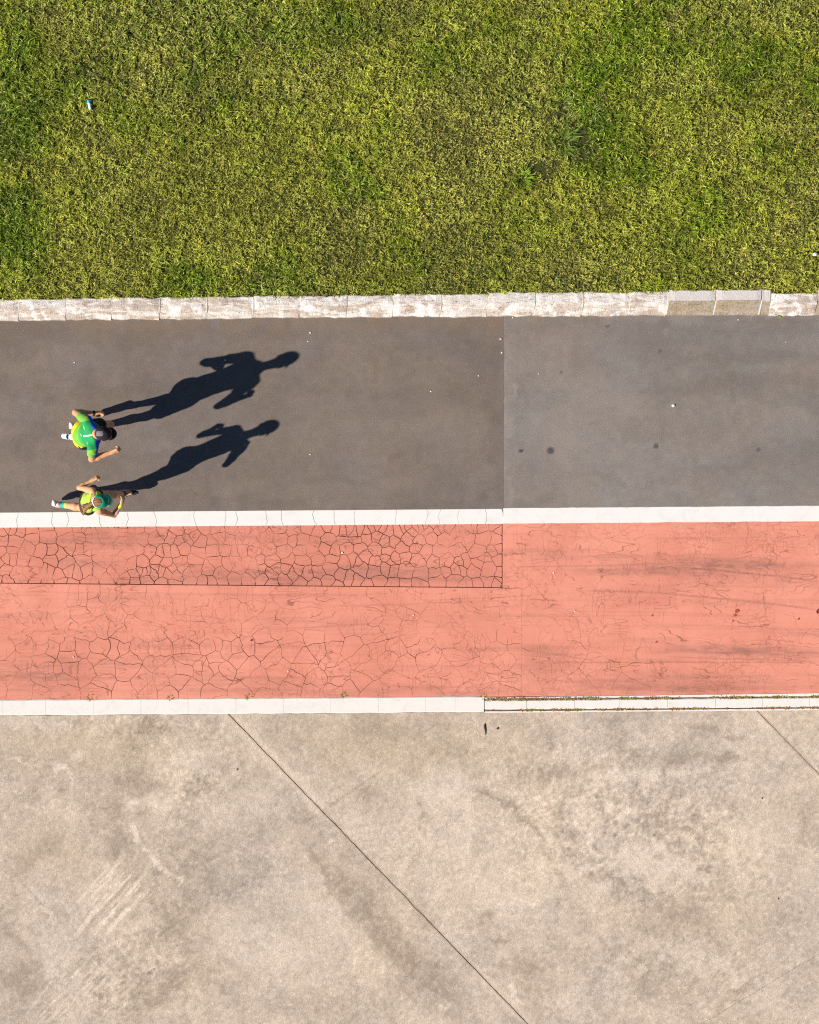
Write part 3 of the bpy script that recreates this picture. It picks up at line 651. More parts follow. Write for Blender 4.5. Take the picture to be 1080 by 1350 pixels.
def grass_blades(n, x0, x1, y0, y1, seed):
    r = np.random.default_rng(seed)
    x = r.uniform(x0, x1, n); y = r.uniform(y0, y1, n)
    wx = x+.25*(fbm(x, y, 2.3, 40)-.5); wy = y+.25*(fbm(x, y, 2.3, 50)-.5)
    lush = .53+1.05*(fbm(wx, wy, .8, 1, 5)-.5)+.55*(fbm(wx, wy, 3.2, 5, 4)-.5)+.06*sstep(y, 4.6, 6.8)-.04*sstep(y, 4.6, 3.4)                        # lush dark green <-> thin yellow; top rows darkened to paint in lens falloff
    dry = fbm(wx, wy, 1.1, 20, 5); fine = fbm(x, y, 6.0, 30, 3)
    lush = lush+0.75*gspot(wx, wy, 5, 170, 40, 40)+0.75*gspot(wx, wy, 15, 320, 60, 65)+0.21*gspot(wx, wy, 440, 240, 60, 40)+0.29*gspot(wx, wy, 270, 370, 70, 30)+0.21*gspot(wx, wy, 880, 60, 230, 70)+0.18*gspot(wx, wy, 1030, 120, 80, 90)+0.22*gspot(wx, wy, 780, 200, 90, 60)+0.21*gspot(wx, wy, 560, 350, 50, 30)+0.18*gspot(wx, wy, 700, 300, 120, 40)-0.15*gspot(wx, wy, 140, 330, 90, 40)-0.14*gspot(wx, wy, 600, 200, 70, 90)+0.11*gspot(wx, wy, 330, 60, 230, 60)
    dry = dry+.22*gspot(wx, wy, 200, 60, 110, 60)+.2*gspot(wx, wy, 470, 300, 90, 50)+.18*gspot(wx, wy, 620, 180, 90, 70)+.35*gspot(wx, wy, 170, 30, 60, 30)+.30*gspot(wx, wy, 450, 295, 40, 30)+.3*gspot(wx, wy, 185, 115, 20, 15)+.34*gspot(wx, wy, 720, 215, 40, 20)+.28*gspot(wx, wy, 740, 165, 28, 20)+.3*gspot(wx, wy, 964, 162, 14, 12)+.22*gspot(wx, wy, 880, 35, 20, 20)+.2*gspot(wx, wy, 735, 355, 40, 15)+.2*gspot(wx, wy, 230, 130, 50, 30)+.2*gspot(wx, wy, 640, 140, 50, 40)
    hole = 1.1*gspot(x, y, 706, 226, 20, 13)+.6*gspot(wx, wy, 765, 200, 34, 22)+.8*gspot(x, y, 752, 182, 22, 9, .4)+.7*gspot(x, y, 742, 150, 10, 7)+.75*gspot(wx, wy, 268, 212, 9, 7)+.6*gspot(wx, wy, 34, 38, 7, 6)+.6*gspot(wx, wy, 768, 185, 9, 9)+.6*gspot(wx, wy, 795, 228, 9, 6)+.5*gspot(wx, wy, 55, 163, 5, 22, .6)+.5*gspot(wx, wy, 290, 345, 28, 3, -.6)+.7*gspot(wx, wy, 222, 386, 6, 5)+.5*gspot(wx, wy, 740, 150, 8, 5)+.45*gspot(wx, wy, 440, 315, 8, 6)
    keep = (r.random(n) > hole) & (r.random(n) < .55+.95*(fine-.30))
    x, y, lush, dry, fine, hole = (a[keep] for a in (x, y, lush, dry, fine, hole)); n = len(x)
    L = np.clip((lush-.36)*2.1+r.normal(0, .16, n), 0, 1); D = np.clip((dry-.49)*4.2, 0, 1)
    # clumps: neighbours lean the same way
    az = 2*np.pi*fbm(x, y, 7.0, 60, 2)*2.2+r.normal(0, 1.15, n)
    ln = (.034+.046*r.random(n)**2)*(.80+.50*L)*(1-.25*D); wd = (.0042+.0050*r.random(n))*(.95+.35*L)
    el = np.clip(r.normal(.36, .34, n)+.12*L, -.05, 1.25)  # angle above the ground
    clump0 = fbm(x, y, 16.0, 70, 3, .6); z0 = LZ+.002+.012*r.random(n)+.026*sstep(clump0, .3, .7)
    ca, sa = np.cos(az), np.sin(az); roll = r.normal(0, .55, n)
    px_, py_, pz_ = -sa*np.cos(roll), ca*np.cos(roll), np.sin(roll)
    def at(s, droop): 
        e = el-droop*s; h = ln*s*np.cos(e); return x+ca*h, y+sa*h, np.maximum(z0+ln*s*np.sin(e), LZ+.002)
    m_ = at(.5, .35); tp = at(1.0, .75)
    V = np.empty((n, 5, 3), np.float32)
    for k, (c, w) in enumerate((((x, y, z0), -.8), ((x, y, z0), .8), (m_, -1.0), (m_, 1.0))):
        V[:, k, 0] = c[0]+px_*wd*w*.5*1.0; V[:, k, 1] = c[1]+py_*wd*w*.5; V[:, k, 2] = c[2]+pz_*wd*w*.5
    V[:, 4] = np.stack(tp, 1)
    # colours
    clump = fbm(x, y, 16.0, 70, 3, .6); pale_ = fbm(wx[keep], wy[keep], 1.3, 80, 4)
    gr = np.array((.285, .335, .018)); yl = np.array((.515, .470, .092)); dk = np.array((.120, .195, .008)); tan = np.array((.60, .47, .22)); pale = np.array((.68, .68, .19))
    C = yl*(1-L[:, None])+gr*L[:, None]
    t = np.clip((L-.6)*2.0, 0, 1)[:, None]; C = C*(1-t)+dk*t
    pick = r.random(n); C = np.where((pick < .05+.60*D)[:, None], tan*(1-.25*r.random(n)[:, None])*.5+C*.5*(1), C)
    C = np.where((pick > .90)[:, None], pale*.6+C*.4, C)  # some blades painted bright to stand for highlights on the tips
    C = np.where(((pick > .80) & (pick < .84))[:, None], tan, C)
    C = C*(.62+.72*r.random(n))[:, None]*(.68+.62*sstep(clump, .26, .72))[:, None]*(.88+.24*sstep(pale_, .35, .62))[:, None]*np.array((.97, 1.07, .72))[None]
    return V, C
def blades_mesh(name, V, C):
    n = len(V); me = bpy.data.meshes.new(name)
    me.vertices.add(n*5); me.vertices.foreach_set('co', V.reshape(-1).astype(np.float32))
    base = (np.arange(n)*5)[:, None]; loops = (base+np.array([0, 1, 3, 2, 2, 3, 4])).reshape(-1).astype(np.int32)
    me.loops.add(n*7); me.loops.foreach_set('vertex_index', loops)
    me.polygons.add(n*2)
    stt = np.empty((n, 2), np.int32); stt[:, 0] = np.arange(n)*7; stt[:, 1] = stt[:, 0]+4
    me.polygons.foreach_set('loop_start', stt.reshape(-1))
    me.update(calc_edges=True)
    at = me.color_attributes.new('Col', 'FLOAT_COLOR', 'POINT')
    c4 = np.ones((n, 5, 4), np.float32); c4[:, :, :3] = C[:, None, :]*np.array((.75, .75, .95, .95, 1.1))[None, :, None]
    at.data.foreach_set('color', c4.reshape(-1))
    return me
tg = NT('grass_blade', .55); ac = tg.attr(); tg.out(ac); tg.b.inputs['Specular IOR Level'].default_value = .35
tr = tg.n('ShaderNodeBsdfTranslucent', {0: ac}); mx = tg.n('ShaderNodeMixShader', {0: .28}); tg.t.links.new(tg.b.outputs[0], mx.inputs[1]); tg.t.links.new(tr.outputs[0], mx.inputs[2])
tg.t.links.new(mx.outputs[0], tg.t.nodes['Material Output'].inputs[0]); M['blade'] = tg.mat
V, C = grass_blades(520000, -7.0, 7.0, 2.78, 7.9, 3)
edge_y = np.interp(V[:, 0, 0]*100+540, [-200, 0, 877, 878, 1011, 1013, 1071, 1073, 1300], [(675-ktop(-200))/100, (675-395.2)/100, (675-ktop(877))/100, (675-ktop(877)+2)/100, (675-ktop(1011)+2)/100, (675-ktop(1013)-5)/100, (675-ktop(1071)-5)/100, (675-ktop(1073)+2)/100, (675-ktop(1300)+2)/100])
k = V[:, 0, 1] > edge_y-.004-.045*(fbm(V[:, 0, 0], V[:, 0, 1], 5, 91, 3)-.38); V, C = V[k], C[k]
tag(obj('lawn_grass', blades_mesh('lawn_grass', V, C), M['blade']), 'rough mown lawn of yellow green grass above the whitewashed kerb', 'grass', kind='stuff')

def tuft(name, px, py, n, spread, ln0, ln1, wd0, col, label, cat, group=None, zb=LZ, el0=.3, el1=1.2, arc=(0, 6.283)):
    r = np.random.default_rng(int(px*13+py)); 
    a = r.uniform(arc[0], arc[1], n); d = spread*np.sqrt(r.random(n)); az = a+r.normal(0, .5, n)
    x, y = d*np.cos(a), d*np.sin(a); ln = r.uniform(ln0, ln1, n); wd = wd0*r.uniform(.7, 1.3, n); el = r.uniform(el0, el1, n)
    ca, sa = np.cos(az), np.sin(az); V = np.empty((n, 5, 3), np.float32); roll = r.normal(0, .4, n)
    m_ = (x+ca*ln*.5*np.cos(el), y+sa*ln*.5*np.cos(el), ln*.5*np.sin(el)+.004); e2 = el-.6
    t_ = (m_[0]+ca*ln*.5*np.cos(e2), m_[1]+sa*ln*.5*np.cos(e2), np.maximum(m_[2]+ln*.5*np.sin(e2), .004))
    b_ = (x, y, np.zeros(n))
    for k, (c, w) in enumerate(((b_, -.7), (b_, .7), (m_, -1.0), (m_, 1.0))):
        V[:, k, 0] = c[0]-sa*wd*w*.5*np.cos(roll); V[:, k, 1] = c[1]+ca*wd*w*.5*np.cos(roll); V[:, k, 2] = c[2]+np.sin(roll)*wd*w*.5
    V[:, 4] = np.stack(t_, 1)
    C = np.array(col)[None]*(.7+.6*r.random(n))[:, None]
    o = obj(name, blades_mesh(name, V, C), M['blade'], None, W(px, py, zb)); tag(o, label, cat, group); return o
tuft('grass_tuft', 738, 187, 120, .16, .08, .19, .008, (.20, .31, .045), 'tall pale green grass tuft, largest of those in the bare lawn hollow', 'grass tuft', 'coarse tufts in the lawn')
tuft('grass_tuft', 686, 238, 80, .10, .07, .15, .009, (.24, .40, .02), 'bright green grass tuft left of the dark hollow in the lawn', 'grass tuft', 'coarse tufts in the lawn')
tuft('grass_tuft', 775, 150, 45, .08, .08, .17, .008, (.34, .42, .15), 'pale grass tuft upper right of the tall tuft in the lawn hollow', 'grass tuft', 'coarse tufts in the lawn')
tuft('grass_tuft', 738, 135, 35, .07, .08, .16, .008, (.32, .40, .13), 'thin upright grass tuft at the top of the bare lawn hollow', 'grass tuft', 'coarse tufts in the lawn')
tuft('grass_tuft', 800, 225, 130, .16, .05, .11, .009, (.11, .20, .008), 'dark green grass tuft at the right foot of the lawn hollow', 'grass tuft', 'coarse tufts in the lawn')
tuft('grass_tuft', 845, 133, 25, .06, .08, .16, .008, (.33, .42, .11), 'small pale grass tuft right of the lawn hollow, near the top right', 'grass tuft', 'coarse tufts in the lawn')
tuft('grass_tuft', 8, 165, 130, .22, .05, .11, .010, (.14, .215, .012), 'dark lush grass tuft at the left edge of the lawn', 'grass tuft', 'coarse tufts in the lawn')
tuft('grass_tuft', 14, 318, 150, .26, .05, .10, .010, (.15, .22, .012), 'broad dark grass tuft at the left edge just above the kerb', 'grass tuft', 'coarse tufts in the lawn')
tuft('grass_tuft', 233, 193, 40, .07, .05, .10, .010, (.15, .24, .02), 'small dark green grass tuft in the middle left of the lawn', 'grass tuft', 'coarse tufts in the lawn')

# ------------------------------------------------------------------ runners: smooth-blended solids turned into one skin (surface nets)
class SDF:
    def __init__(s, lo, hi, h):
        s.h = h; s.lo = np.array(lo, float); s.n = np.ceil((np.array(hi)-s.lo)/h).astype(int)+1
        s.F = np.full(s.n, 1.0, np.float32)
    def _box(s, a, b):
        i = np.clip(np.floor((a-s.lo)/s.h).astype(int), 0, s.n-1); j = np.clip(np.ceil((b-s.lo)/s.h).astype(int)+1, 1, s.n)
        ax = [s.lo[k]+s.h*np.arange(i[k], j[k]) for k in range(3)]
        return tuple(slice(i[k], j[k]) for k in range(3)), np.meshgrid(*ax, indexing='ij')
    def _put(s, sl, d, k, op='u'):
        f = s.F[sl]; d = d.astype(np.float32)
        if op == 'u':
            if k > 0: h = np.maximum(k-np.abs(f-d), 0)/k; s.F[sl] = np.minimum(f, d)-h*h*k*.25
            else: s.F[sl] = np.minimum(f, d)
        else: s.F[sl] = np.maximum(f, -d)
    def cone(s, a, b, ra, rb, k=.03, flat=None):
        a, b = np.array(a, float), np.array(b, float); R = max(ra, rb)+k+3*s.h
        sl, (X, Y, Z) = s._box(np.minimum(a, b)-R, np.maximum(a, b)+R)
        d = b-a; L2 = (d@d) or 1e-9; t = np.clip(((X-a[0])*d[0]+(Y-a[1])*d[1]+(Z-a[2])*d[2])/L2, 0, 1)
        q = np.sqrt((X-a[0]-t*d[0])**2+(Y-a[1]-t*d[1])**2+(Z-a[2]-t*d[2])**2)
        s._put(sl, q-(ra+(rb-ra)*t), k); return s
    def chain(s, pts, rad, k=.02):
        for i in range(len(pts)-1): s.cone(pts[i], pts[i+1], rad[i], rad[i+1], k)
        return s
    def ell(s, c, r, fr=None, k=.03, op='u'):
        c = np.array(c, float); r = np.array(r, float); fr = np.eye(3) if fr is None else np.array(fr); R = r.max()+k+3*s.h
        sl, (X, Y, Z) = s._box(c-R, c+R)
        P = np.stack((X-c[0], Y-c[1], Z-c[2]), -1)@fr.T       # rows of fr are the local axes
        k0 = np.sqrt(((P/r)**2).sum(-1)); k1 = np.sqrt(((P/r**2)**2).sum(-1))+1e-9
        s._put(sl, k0*(k0-1)/k1, k, op); return s
    def plane(s, p, n, k=0.0):                                # keep the side against n
        sl, (X, Y, Z) = s._box(s.lo, s.lo+s.h*s.n); n = np.array(n, float); n /= np.linalg.norm(n)
        d = (X-p[0])*n[0]+(Y-p[1])*n[1]+(Z-p[2])*n[2]; s.F = np.maximum(s.F, d.astype(np.float32)); return s
    def wrinkle(s, amp, fq, seed=0):
        sl, (X, Y, Z) = s._box(s.lo, s.lo+s.h*s.n)
        s.F = s.F+(amp*(np.sin(X*fq+2.1*np.sin(Z*fq*.7+seed))*np.sin(Y*fq*.9+1.7*np.sin(X*fq*.6+seed))+.5*np.sin(Z*fq*1.7+Y*fq+seed))).astype(np.float32); return s
    def mesh(s, name, org):
        F = s.F; F[0] = F[-1] = 1; F[:, 0] = F[:, -1] = 1; F[:, :, 0] = F[:, :, -1] = 1
        S = F < 0; c = [(i, j, k) for i in (0, 1) for j in (0, 1) for k in (0, 1)]; sh = tuple(np.array(F.shape)-1)
        view = lambda A, o: A[o[0]:o[0]+sh[0], o[1]:o[1]+sh[1], o[2]:o[2]+sh[2]]
        cnt = sum(view(S, o).astype(np.int8) for o in c); act = (cnt > 0) & (cnt < 8); idx = -np.ones(sh, np.int64); ii = np.argwhere(act); idx[act] = np.arange(len(ii))
        acc = np.zeros((len(ii), 3)); num = np.zeros(len(ii))
        val = {o: view(F, o)[act] for o in c}
        for o in c:
            for ax in range(3):
                if o[ax]: continue
                p = list(o); p[ax] = 1; p = tuple(p); a, b = val[o], val[p]; cr_ = (a < 0) != (b < 0)
                t = np.where(cr_, a/np.where(cr_, a-b, 1), 0)
                q = np.array(o, float)[None].repeat(len(ii), 0); q[:, ax] += t
                acc += q*cr_[:, None]; num += cr_
        v = s.lo+(ii+acc/num[:, None])*s.h
        faces = []
        for ax in range(3):
            o1 = [0, 0, 0]; o1[ax] = 1; u, w = [a for a in range(3) if a != ax]
            A = S[1:-1, 1:-1, 1:-1]; sl2 = [slice(1, -1)]*3; sl2[ax] = slice(2, None); B = S[tuple(sl2)]
            for sgn in (True, False):
                e = np.argwhere(A & ~B if sgn else ~A & B)+1
                if not len(e): continue
                def cell(du, dw): q = e.copy(); q[:, u] -= du; q[:, w] -= dw; return idx[q[:, 0], q[:, 1], q[:, 2]]
                Q = np.stack((cell(1, 1), cell(0, 1), cell(0, 0), cell(1, 0)), 1)
                if sgn != (ax != 1): Q = Q[:, ::-1]
                Q = Q[(Q >= 0).all(1)]; faces.append(Q)
        Q = np.concatenate(faces)
        # one relaxation step
        for _ in range(2):
            sm = np.zeros_like(v); ct = np.zeros(len(v))
            for a, b in ((0, 1), (1, 2), (2, 3), (3, 0)):
                np.add.at(sm, Q[:, a], v[Q[:, b]]); np.add.at(sm, Q[:, b], v[Q[:, a]]); np.add.at(ct, Q[:, a], 1); np.add.at(ct, Q[:, b], 1)
            v = v*.55+.45*sm/np.maximum(ct, 1)[:, None]
        me = bpy.data.meshes.new(name); vl = (v-np.array(org)).astype(np.float32)
        me.vertices.add(len(v)); me.vertices.foreach_set('co', vl.reshape(-1))
        me.loops.add(len(Q)*4); me.loops.foreach_set('vertex_index', Q.reshape(-1).astype(np.int32))
        me.polygons.add(len(Q)); me.polygons.foreach_set('loop_start', (np.arange(len(Q))*4).astype(np.int32))
        me.polygons.foreach_set('use_smooth', np.ones(len(Q), bool)); me.update(calc_edges=True); me.validate()
        return me, v
def nv(v): v = np.array(v, float); return v/np.linalg.norm(v)
def P(px, py, z): return np.array(((px-540)/100, (675-py)/100, z))
def lerp(a, b, t): return np.array(a)+(np.array(b)-np.array(a))*t

tc = NT('dyed_cloth', .85); tc.bump(tc.noise(260, 2), .25, .002); tc.out(tc.attr()); M['cloth'] = tc.mat
tsk = NT('skin', .5); tsk.out(tsk.mix(tsk.mr(tsk.noise(40, 3), .3, .7, 0, .25), tsk.attr(), tsk.mix(1.0, tsk.attr(), (.85, .78, .74), 'MULTIPLY'))); tsk.b.inputs['Subsurface Weight'].default_value = .0; tsk.b.inputs['Specular IOR Level'].default_value = .4; M['skin'] = tsk.mat
M['black'] = plain('black_cloth', (.018, .017, .022), .8, .25, 90, .2)
M['shoewhite'] = plain('white_shoe_mesh', (.78, .77, .75), .7, .08, 200, .3)
M['sole'] = plain('white_foam_sole', (.80, .78, .76), .6, .06, 100)
M['eye'] = plain('eye_white', (.75, .73, .70), .2, .03); M['iris'] = plain('dark_iris', (.03, .018, .01), .2, .1)

def hand(S, wrist, d, n, thumb_side, size=1.0, k=.010):
    """loosely closed running hand: palm, four bent fingers of unequal length, thumb from the side of the palm. d along the forearm, n out of the back of the hand"""
    d = nv(d); n = nv(n-np.dot(n, d)*d); s = np.cross(n, d)*thumb_side; w = np.array(wrist)
    q = lambda a, b, c: w+size*(a*d+b*s+c*n)
    S.cone(q(0, 0, 0), q(.03, .004, 0), .024*size, .026*size, .02)
    for b in (-.028, -.010, .010, .028): S.cone(q(.02, b*.6, 0), q(.082, b, .004), .015*size, .0125*size, .012)
    for b, l, c in ((.030, .95, .0), (.0105, 1.06, .06), (-.009, 1.0, .12), (-.0275, .80, .2)):
        a1 = .75+c; a2 = 2.1+c; a3 = 3.0+c; L1, L2, L3 = .040*l, .027*l, .020*l
        p0 = np.array((.084, b, .002)); p1 = p0+L1*np.array((math.cos(a1), 0, -math.sin(a1))); p2 = p1+L2*np.array((math.cos(a2), 0, -math.sin(a2))); p3 = p2+L3*np.array((math.cos(a3), 0, -math.sin(a3)))
        pts = [q(*p) for p in (p0, p1, p2, p3)]; S.chain(pts, [.0098*size, .0092*size, .0088*size, .0078*size], .004)
    S.chain([q(.022, .022, -.006), q(.050, .044, -.018), q(.078, .040, -.034), q(.096, .024, -.040)], [.014*size, .0115*size, .0098*size, .0085*size], .006)

def leg(S, hip, knee, ank, r, front, k=.03):
    S.chain([hip, lerp(hip, knee, .35), lerp(hip, knee, .8), knee], [r*1.05, r*1.0, r*.74, r*.68], k)
    sh = nv(ank-knee); back = -nv(front-np.dot(front, sh)*sh)
    S.cone(knee, ank, r*.62, r*.42, k)
    S.chain([lerp(knee, ank, .08)+back*r*.12, lerp(knee, ank, .30)+back*r*.30, lerp(knee, ank, .62)+back*r*.10], [r*.52, r*.66, r*.45], .02)
    S.cone(knee+nv(front)*r*.10, knee+nv(front)*r*.14-sh*.02, r*.58, r*.52, .02)

def shoe(parent, ank, fdir, up, org, upper, sole, collar, size=1.0):
    """running shoe along fdir; up is the leg side. upper with a dark opening, thick sole as a sub-part"""
    f = nv(fdir); u = nv(up-np.dot(up, f)*f); s = np.cross(u, f); q = lambda a, b, c: ank+size*(a*f+b*s+c*u)
    fr = np.stack((f, s, u)); lo = ank-.26*size; hi = ank+.26*size
    S = SDF(lo, hi, .005)
    S.cone(q(-.045, 0, -.045), q(.03, 0, -.042), .034*size, .036*size, .02).cone(q(.03, 0, -.045), q(.135, .008, -.062), .037*size, .037*size, .03).cone(q(.135, .008, -.062), q(.178, .004, -.066), .036*size, .027*size, .03)
    S.cone(q(-.03, 0, -.03), q(-.02, 0, .02), .036*size, .040*size, .02).cone(q(.0, 0, .0), q(.06, 0, -.04), .036*size, .034*size, .03)
    S.plane(q(0, 0, -.086), -u); S.plane(q(-.02, 0, .028), u)
    me, v = S.mesh('shoe', org); L = (v-ank)@fr.T/size
    C = np.tile(np.array(upper[0]), (len(v), 1))
    m = (L[:, 2] > .005) & (L[:, 0] < .05); C[m] = collar
    m = (np.abs(L[:, 1]) > .024) & (np.abs(((L[:, 0]*28+L[:, 2]*14) % 1.0)-.5) < .16) & (L[:, 0] < .12); C[m] = upper[1]
    m = (np.abs(L[:, 1]) < .014) & (L[:, 0] > .03) & (L[:, 0] < .115) & (L[:, 2] > -.06); C[m] = upper[2]
    paint(me, C); o = obj('shoe', me, M['cloth'], parent)
    S = SDF(lo, hi, .005)
    S.cone(q(-.055, 0, -.090), q(.04, .004, -.090), .036*size, .034*size, .02).cone(q(.04, .004, -.090), q(.14, .008, -.090), .036*size, .041*size, .02).cone(q(.14, .008, -.090), q(.188, .004, -.084), .039*size, .027*size, .02)
    S.plane(q(0, 0, -.070), u); S.plane(q(0, 0, -.101), -u)
    me, v = S.mesh('sole', org); paint(me, np.tile(np.array(sole), (len(v), 1))); obj('sole', me, M['cloth'], o)
    return o

def head(S, c, f, u, size, skinC=None):
    """cranium, jaw, nose, brow, ears, blended in the body's own skin; f looks ahead, u is the crown"""
    l = np.cross(u, f); fr = np.stack((f, l, u)); q = lambda a, b, d: c+size*(a*f+b*l+d*u)
    S.ell(q(-.012, 0, .022), np.array((.098, .077, .093))*size, fr, .02)
    S.ell(q(.022, 0, -.040), np.array((.070, .060, .080))*size, fr, .03)
    S.ell(q(.052, 0, -.092), np.array((.030, .032, .024))*size, fr, .03)
    S.cone(q(.088, 0, .004), q(.106, 0, -.034), .009*size, .014*size, .012)
    S.cone(q(.076, -.035, .022), q(.076, .035, .022), .014*size, .014*size, .014)
    S.cone(q(.084, -.014, -.064), q(.084, .014, -.064), .008*size, .008*size, .01)
    for b in (-1, 1):
        S.ell(q(-.004, b*.079, -.012), np.array((.019, .010, .032))*size, fr, .006)
        S.ell(q(.093, b*.032, .0), np.array((.014, .013, .010))*size, fr, .004, op='d')
    return fr
def eyes(parent, c, f, u, size, org):
    l = np.cross(u, f)
    for b in (-1, 1):
        p = c+size*(.080*f+b*.032*l+.0*u); bm = bmesh.new(); bmesh.ops.create_uvsphere(bm, u_segments=12, v_segments=8, radius=.0125*size)
        bmesh.ops.translate(bm, verts=bm.verts, vec=Vector(p-org)); me = bpy.data.meshes.new('eye'); bm.to_mesh(me); bm.free(); e = obj('eye', me, M['eye'], parent)
        bm = bmesh.new(); bmesh.ops.create_uvsphere(bm, u_segments=10, v_segments=6, radius=.0062*size); bmesh.ops.translate(bm, verts=bm.verts, vec=Vector(p+f*.0085*size-org)); me = bpy.data.meshes.new('iris'); bm.to_mesh(me); bm.free(); obj('iris', me, M['iris'], e)

def runner(J, sz, sex, label):
    org = np.array((J['base'][0], J['base'][1], 0.0)); root = empty('person', org); tag(root, label, 'runner', 'runners on the asphalt path')
    pel, nek, hd = J['pelvis'], J['neck'], J['head']; shL, shR = J['shL'], J['shR']; hpL, hpR = J['hipL'], J['hipR']
    u = nv(nek-pel); lat = nv(shL-shR); lat = nv(lat-np.dot(lat, u)*u); f = np.cross(lat, u); frC = np.stack((f, lat, u))
    latP = nv(hpL-hpR); latP = nv(latP-np.dot(latP, u)*u); fP = np.cross(latP, u); frP = np.stack((fP, latP, u))
    hf = nv(J['hf']); hu = nv(J['hu']-np.dot(J['hu'], hf)*hf)
    allp = np.array([v for k_, v in J.items() if isinstance(v, np.ndarray) and k_ not in ('hf', 'hu') and v.shape == (3,) and np.linalg.norm(v) > 1.2]); lo, hi = allp.min(0)-.30, allp.max(0)+.28; lo[2] = max(lo[2], -.03)
    T = np.linalg.norm(nek-pel); man = sex == 'm'
    # pieces shared by body and clothes: torso
    def torso(S, g, upto=1.0):
        cw = (.142 if man else .122)*sz; S.ell(pel+u*T*.64, np.array((.108*sz+g, cw+g, .19*sz+g)), frC, .05)
        S.ell(pel+u*T*.28, np.array(((.092 if man else .082)*sz+g, (.132 if man else .108)*sz+g, .17*sz+g)), frC, .05)
        S.ell(pel+u*.01-fP*.012, np.array((.108*sz+g, (.148 if man else .150)*sz+g, .125*sz+g)), frP, .05)
        for sh in (shL, shR): S.cone(pel+u*T*.86, lerp(sh, nek, .12), .072*sz+g, .054*sz+g, .05)
        S.cone(nek-u*.03, sh*0+nek+u*.01, .062*sz+g, .052*sz+g, .04)
        if not man:
            for b in (-1, 1): S.ell(pel+u*T*.62+f*.085*sz+lat*b*.055*sz, np.array((.045*sz+g, .052*sz+g, .05*sz+g)), frC, .03)
    S = SDF(lo, hi, .006); torso(S, -.004)
    S.cone(nek-u*.02, lerp(nek, hd, .55), .056*sz, .052*sz, .03)
    head(S, hd, hf, hu, sz)
    for sh, el, wr in ((shL, J['elL'], J['wrL']), (shR, J['elR'], J['wrR'])):
        r = (.047 if man else .039)*sz
        S.chain([sh, lerp(sh, el, .35), el], [r*1.18, r*1.06, r*.82], .025); S.chain([el, lerp(el, wr, .3), wr], [r*.84, r*.90, r*.56], .02)
    hand(S, J['wrL'], J['hdL']-J['wrL'], J['hnL'], J['tsL'], sz*.98); hand(S, J['wrR'], J['hdR']-J['wrR'], J['hnR'], J['tsR'], sz*.98)
    r = (.082 if man else .080)*sz
    leg(S, hpL, J['knL'], J['anL'], r, J['kfL']); leg(S, hpR, J['knR'], J['anR'], r, J['kfR'])
    for a, fd in ((J['anL'], J['ftL']), (J['anR'], J['ftR'])): fd = nv(fd); S.cone(a, a+fd*.10*sz, .034*sz, .026*sz, .02)
    me, v = S.mesh('body', org)
    sk = np.array(J['skin']); C = np.tile(sk, (len(v), 1))
    Lh = (v-hd)@np.stack((hf, np.cross(hu, hf), hu)).T/sz
    lip = (Lh[:, 0] > .07) & (np.abs(Lh[:, 2]+.064) < .010) & (np.abs(Lh[:, 1]) < .026); C[lip] = sk*np.array((.80, .50, .52))
    brow = (Lh[:, 0] > .07) & (np.abs(Lh[:, 2]-.026) < .006) & (np.abs(np.abs(Lh[:, 1])-.033) < .018); C[brow] = (.05, .03, .02)
    paint(me, C); obj('body', me, M['skin'], root); eyes(root, hd, hf, hu, sz, org)
    # shoes and socks
    for a, kn, fd, st_, sc in ((J['anL'], J['knL'], J['ftL'], J['shoeL'], J['sockL']), (J['anR'], J['knR'], J['ftR'], J['shoeR'], J['sockR'])):
        shoe(root, a, np.array(fd), kn-a, org, st_[0], st_[1], st_[2], sz)
        S = SDF(a-.2, a+.2, .005); d = nv(kn-a); S.cone(a-d*.01, a+d*sc[1]*.5, .040*sz, .041*sz, .01).cone(a+d*sc[1]*.5, a+d*(sc[1]+.04), .041*sz, .047*sz, .01); S.plane(a+d*sc[1], d)
        me, v = S.mesh('sock', org); hgt = (v-a)@d; C = np.where((hgt > sc[1]*.72)[:, None], np.array(sc[2])[None], np.array(sc[0])[None]); paint(me, C); obj('sock', me, M['cloth'], root)
    # shorts
    S = SDF(lo, hi, .006); g = .010
    S.ell(pel+u*.0-fP*.012, np.array((.114*sz+g, (.152 if man else .153)*sz+g, .125*sz+g)), frP, .04)
    for hp, kn in ((hpL, J['knL']), (hpR, J['knR'])):
        e = lerp(hp, kn, J['shortlen']); S.cone(hp, e, r*1.08+g, r*(1.02 if man else .92)+g*1.5, .03)
        S.plane  # hems are cut below
    F0 = S.F.copy(); S.plane(pel+u*.085*sz, u)
    for hp, kn in ((hpL, J['knL']), (hpR, J['knR'])):
        d = nv(kn-hp); e = lerp(hp, kn, J['shortlen']); sl, (X, Y, Z) = S._box(S.lo, S.lo+S.h*S.n)
        along = (X-e[0])*d[0]+(Y-e[1])*d[1]+(Z-e[2])*d[2]; rad = np.sqrt(np.maximum((X-e[0])**2+(Y-e[1])**2+(Z-e[2])**2-along**2, 0)); cutm = (along > 0) & (rad < .16)
        S.F = np.where(cutm, np.maximum(S.F, along), S.F).astype(np.float32)
    S.wrinkle(.0022, 55, 1.3); me, v = S.mesh('shorts', org); paint(me, np.tile(np.array(J['shortcol']), (len(v), 1))); obj('shorts', me, M['cloth'], root)
    return root, org, dict(u=u, lat=lat, f=f, fr=frC, hf=hf, hu=hu, T=T, torso=torso, lo=lo, hi=hi, pel=pel, nek=nek, hd=hd, sz=sz)

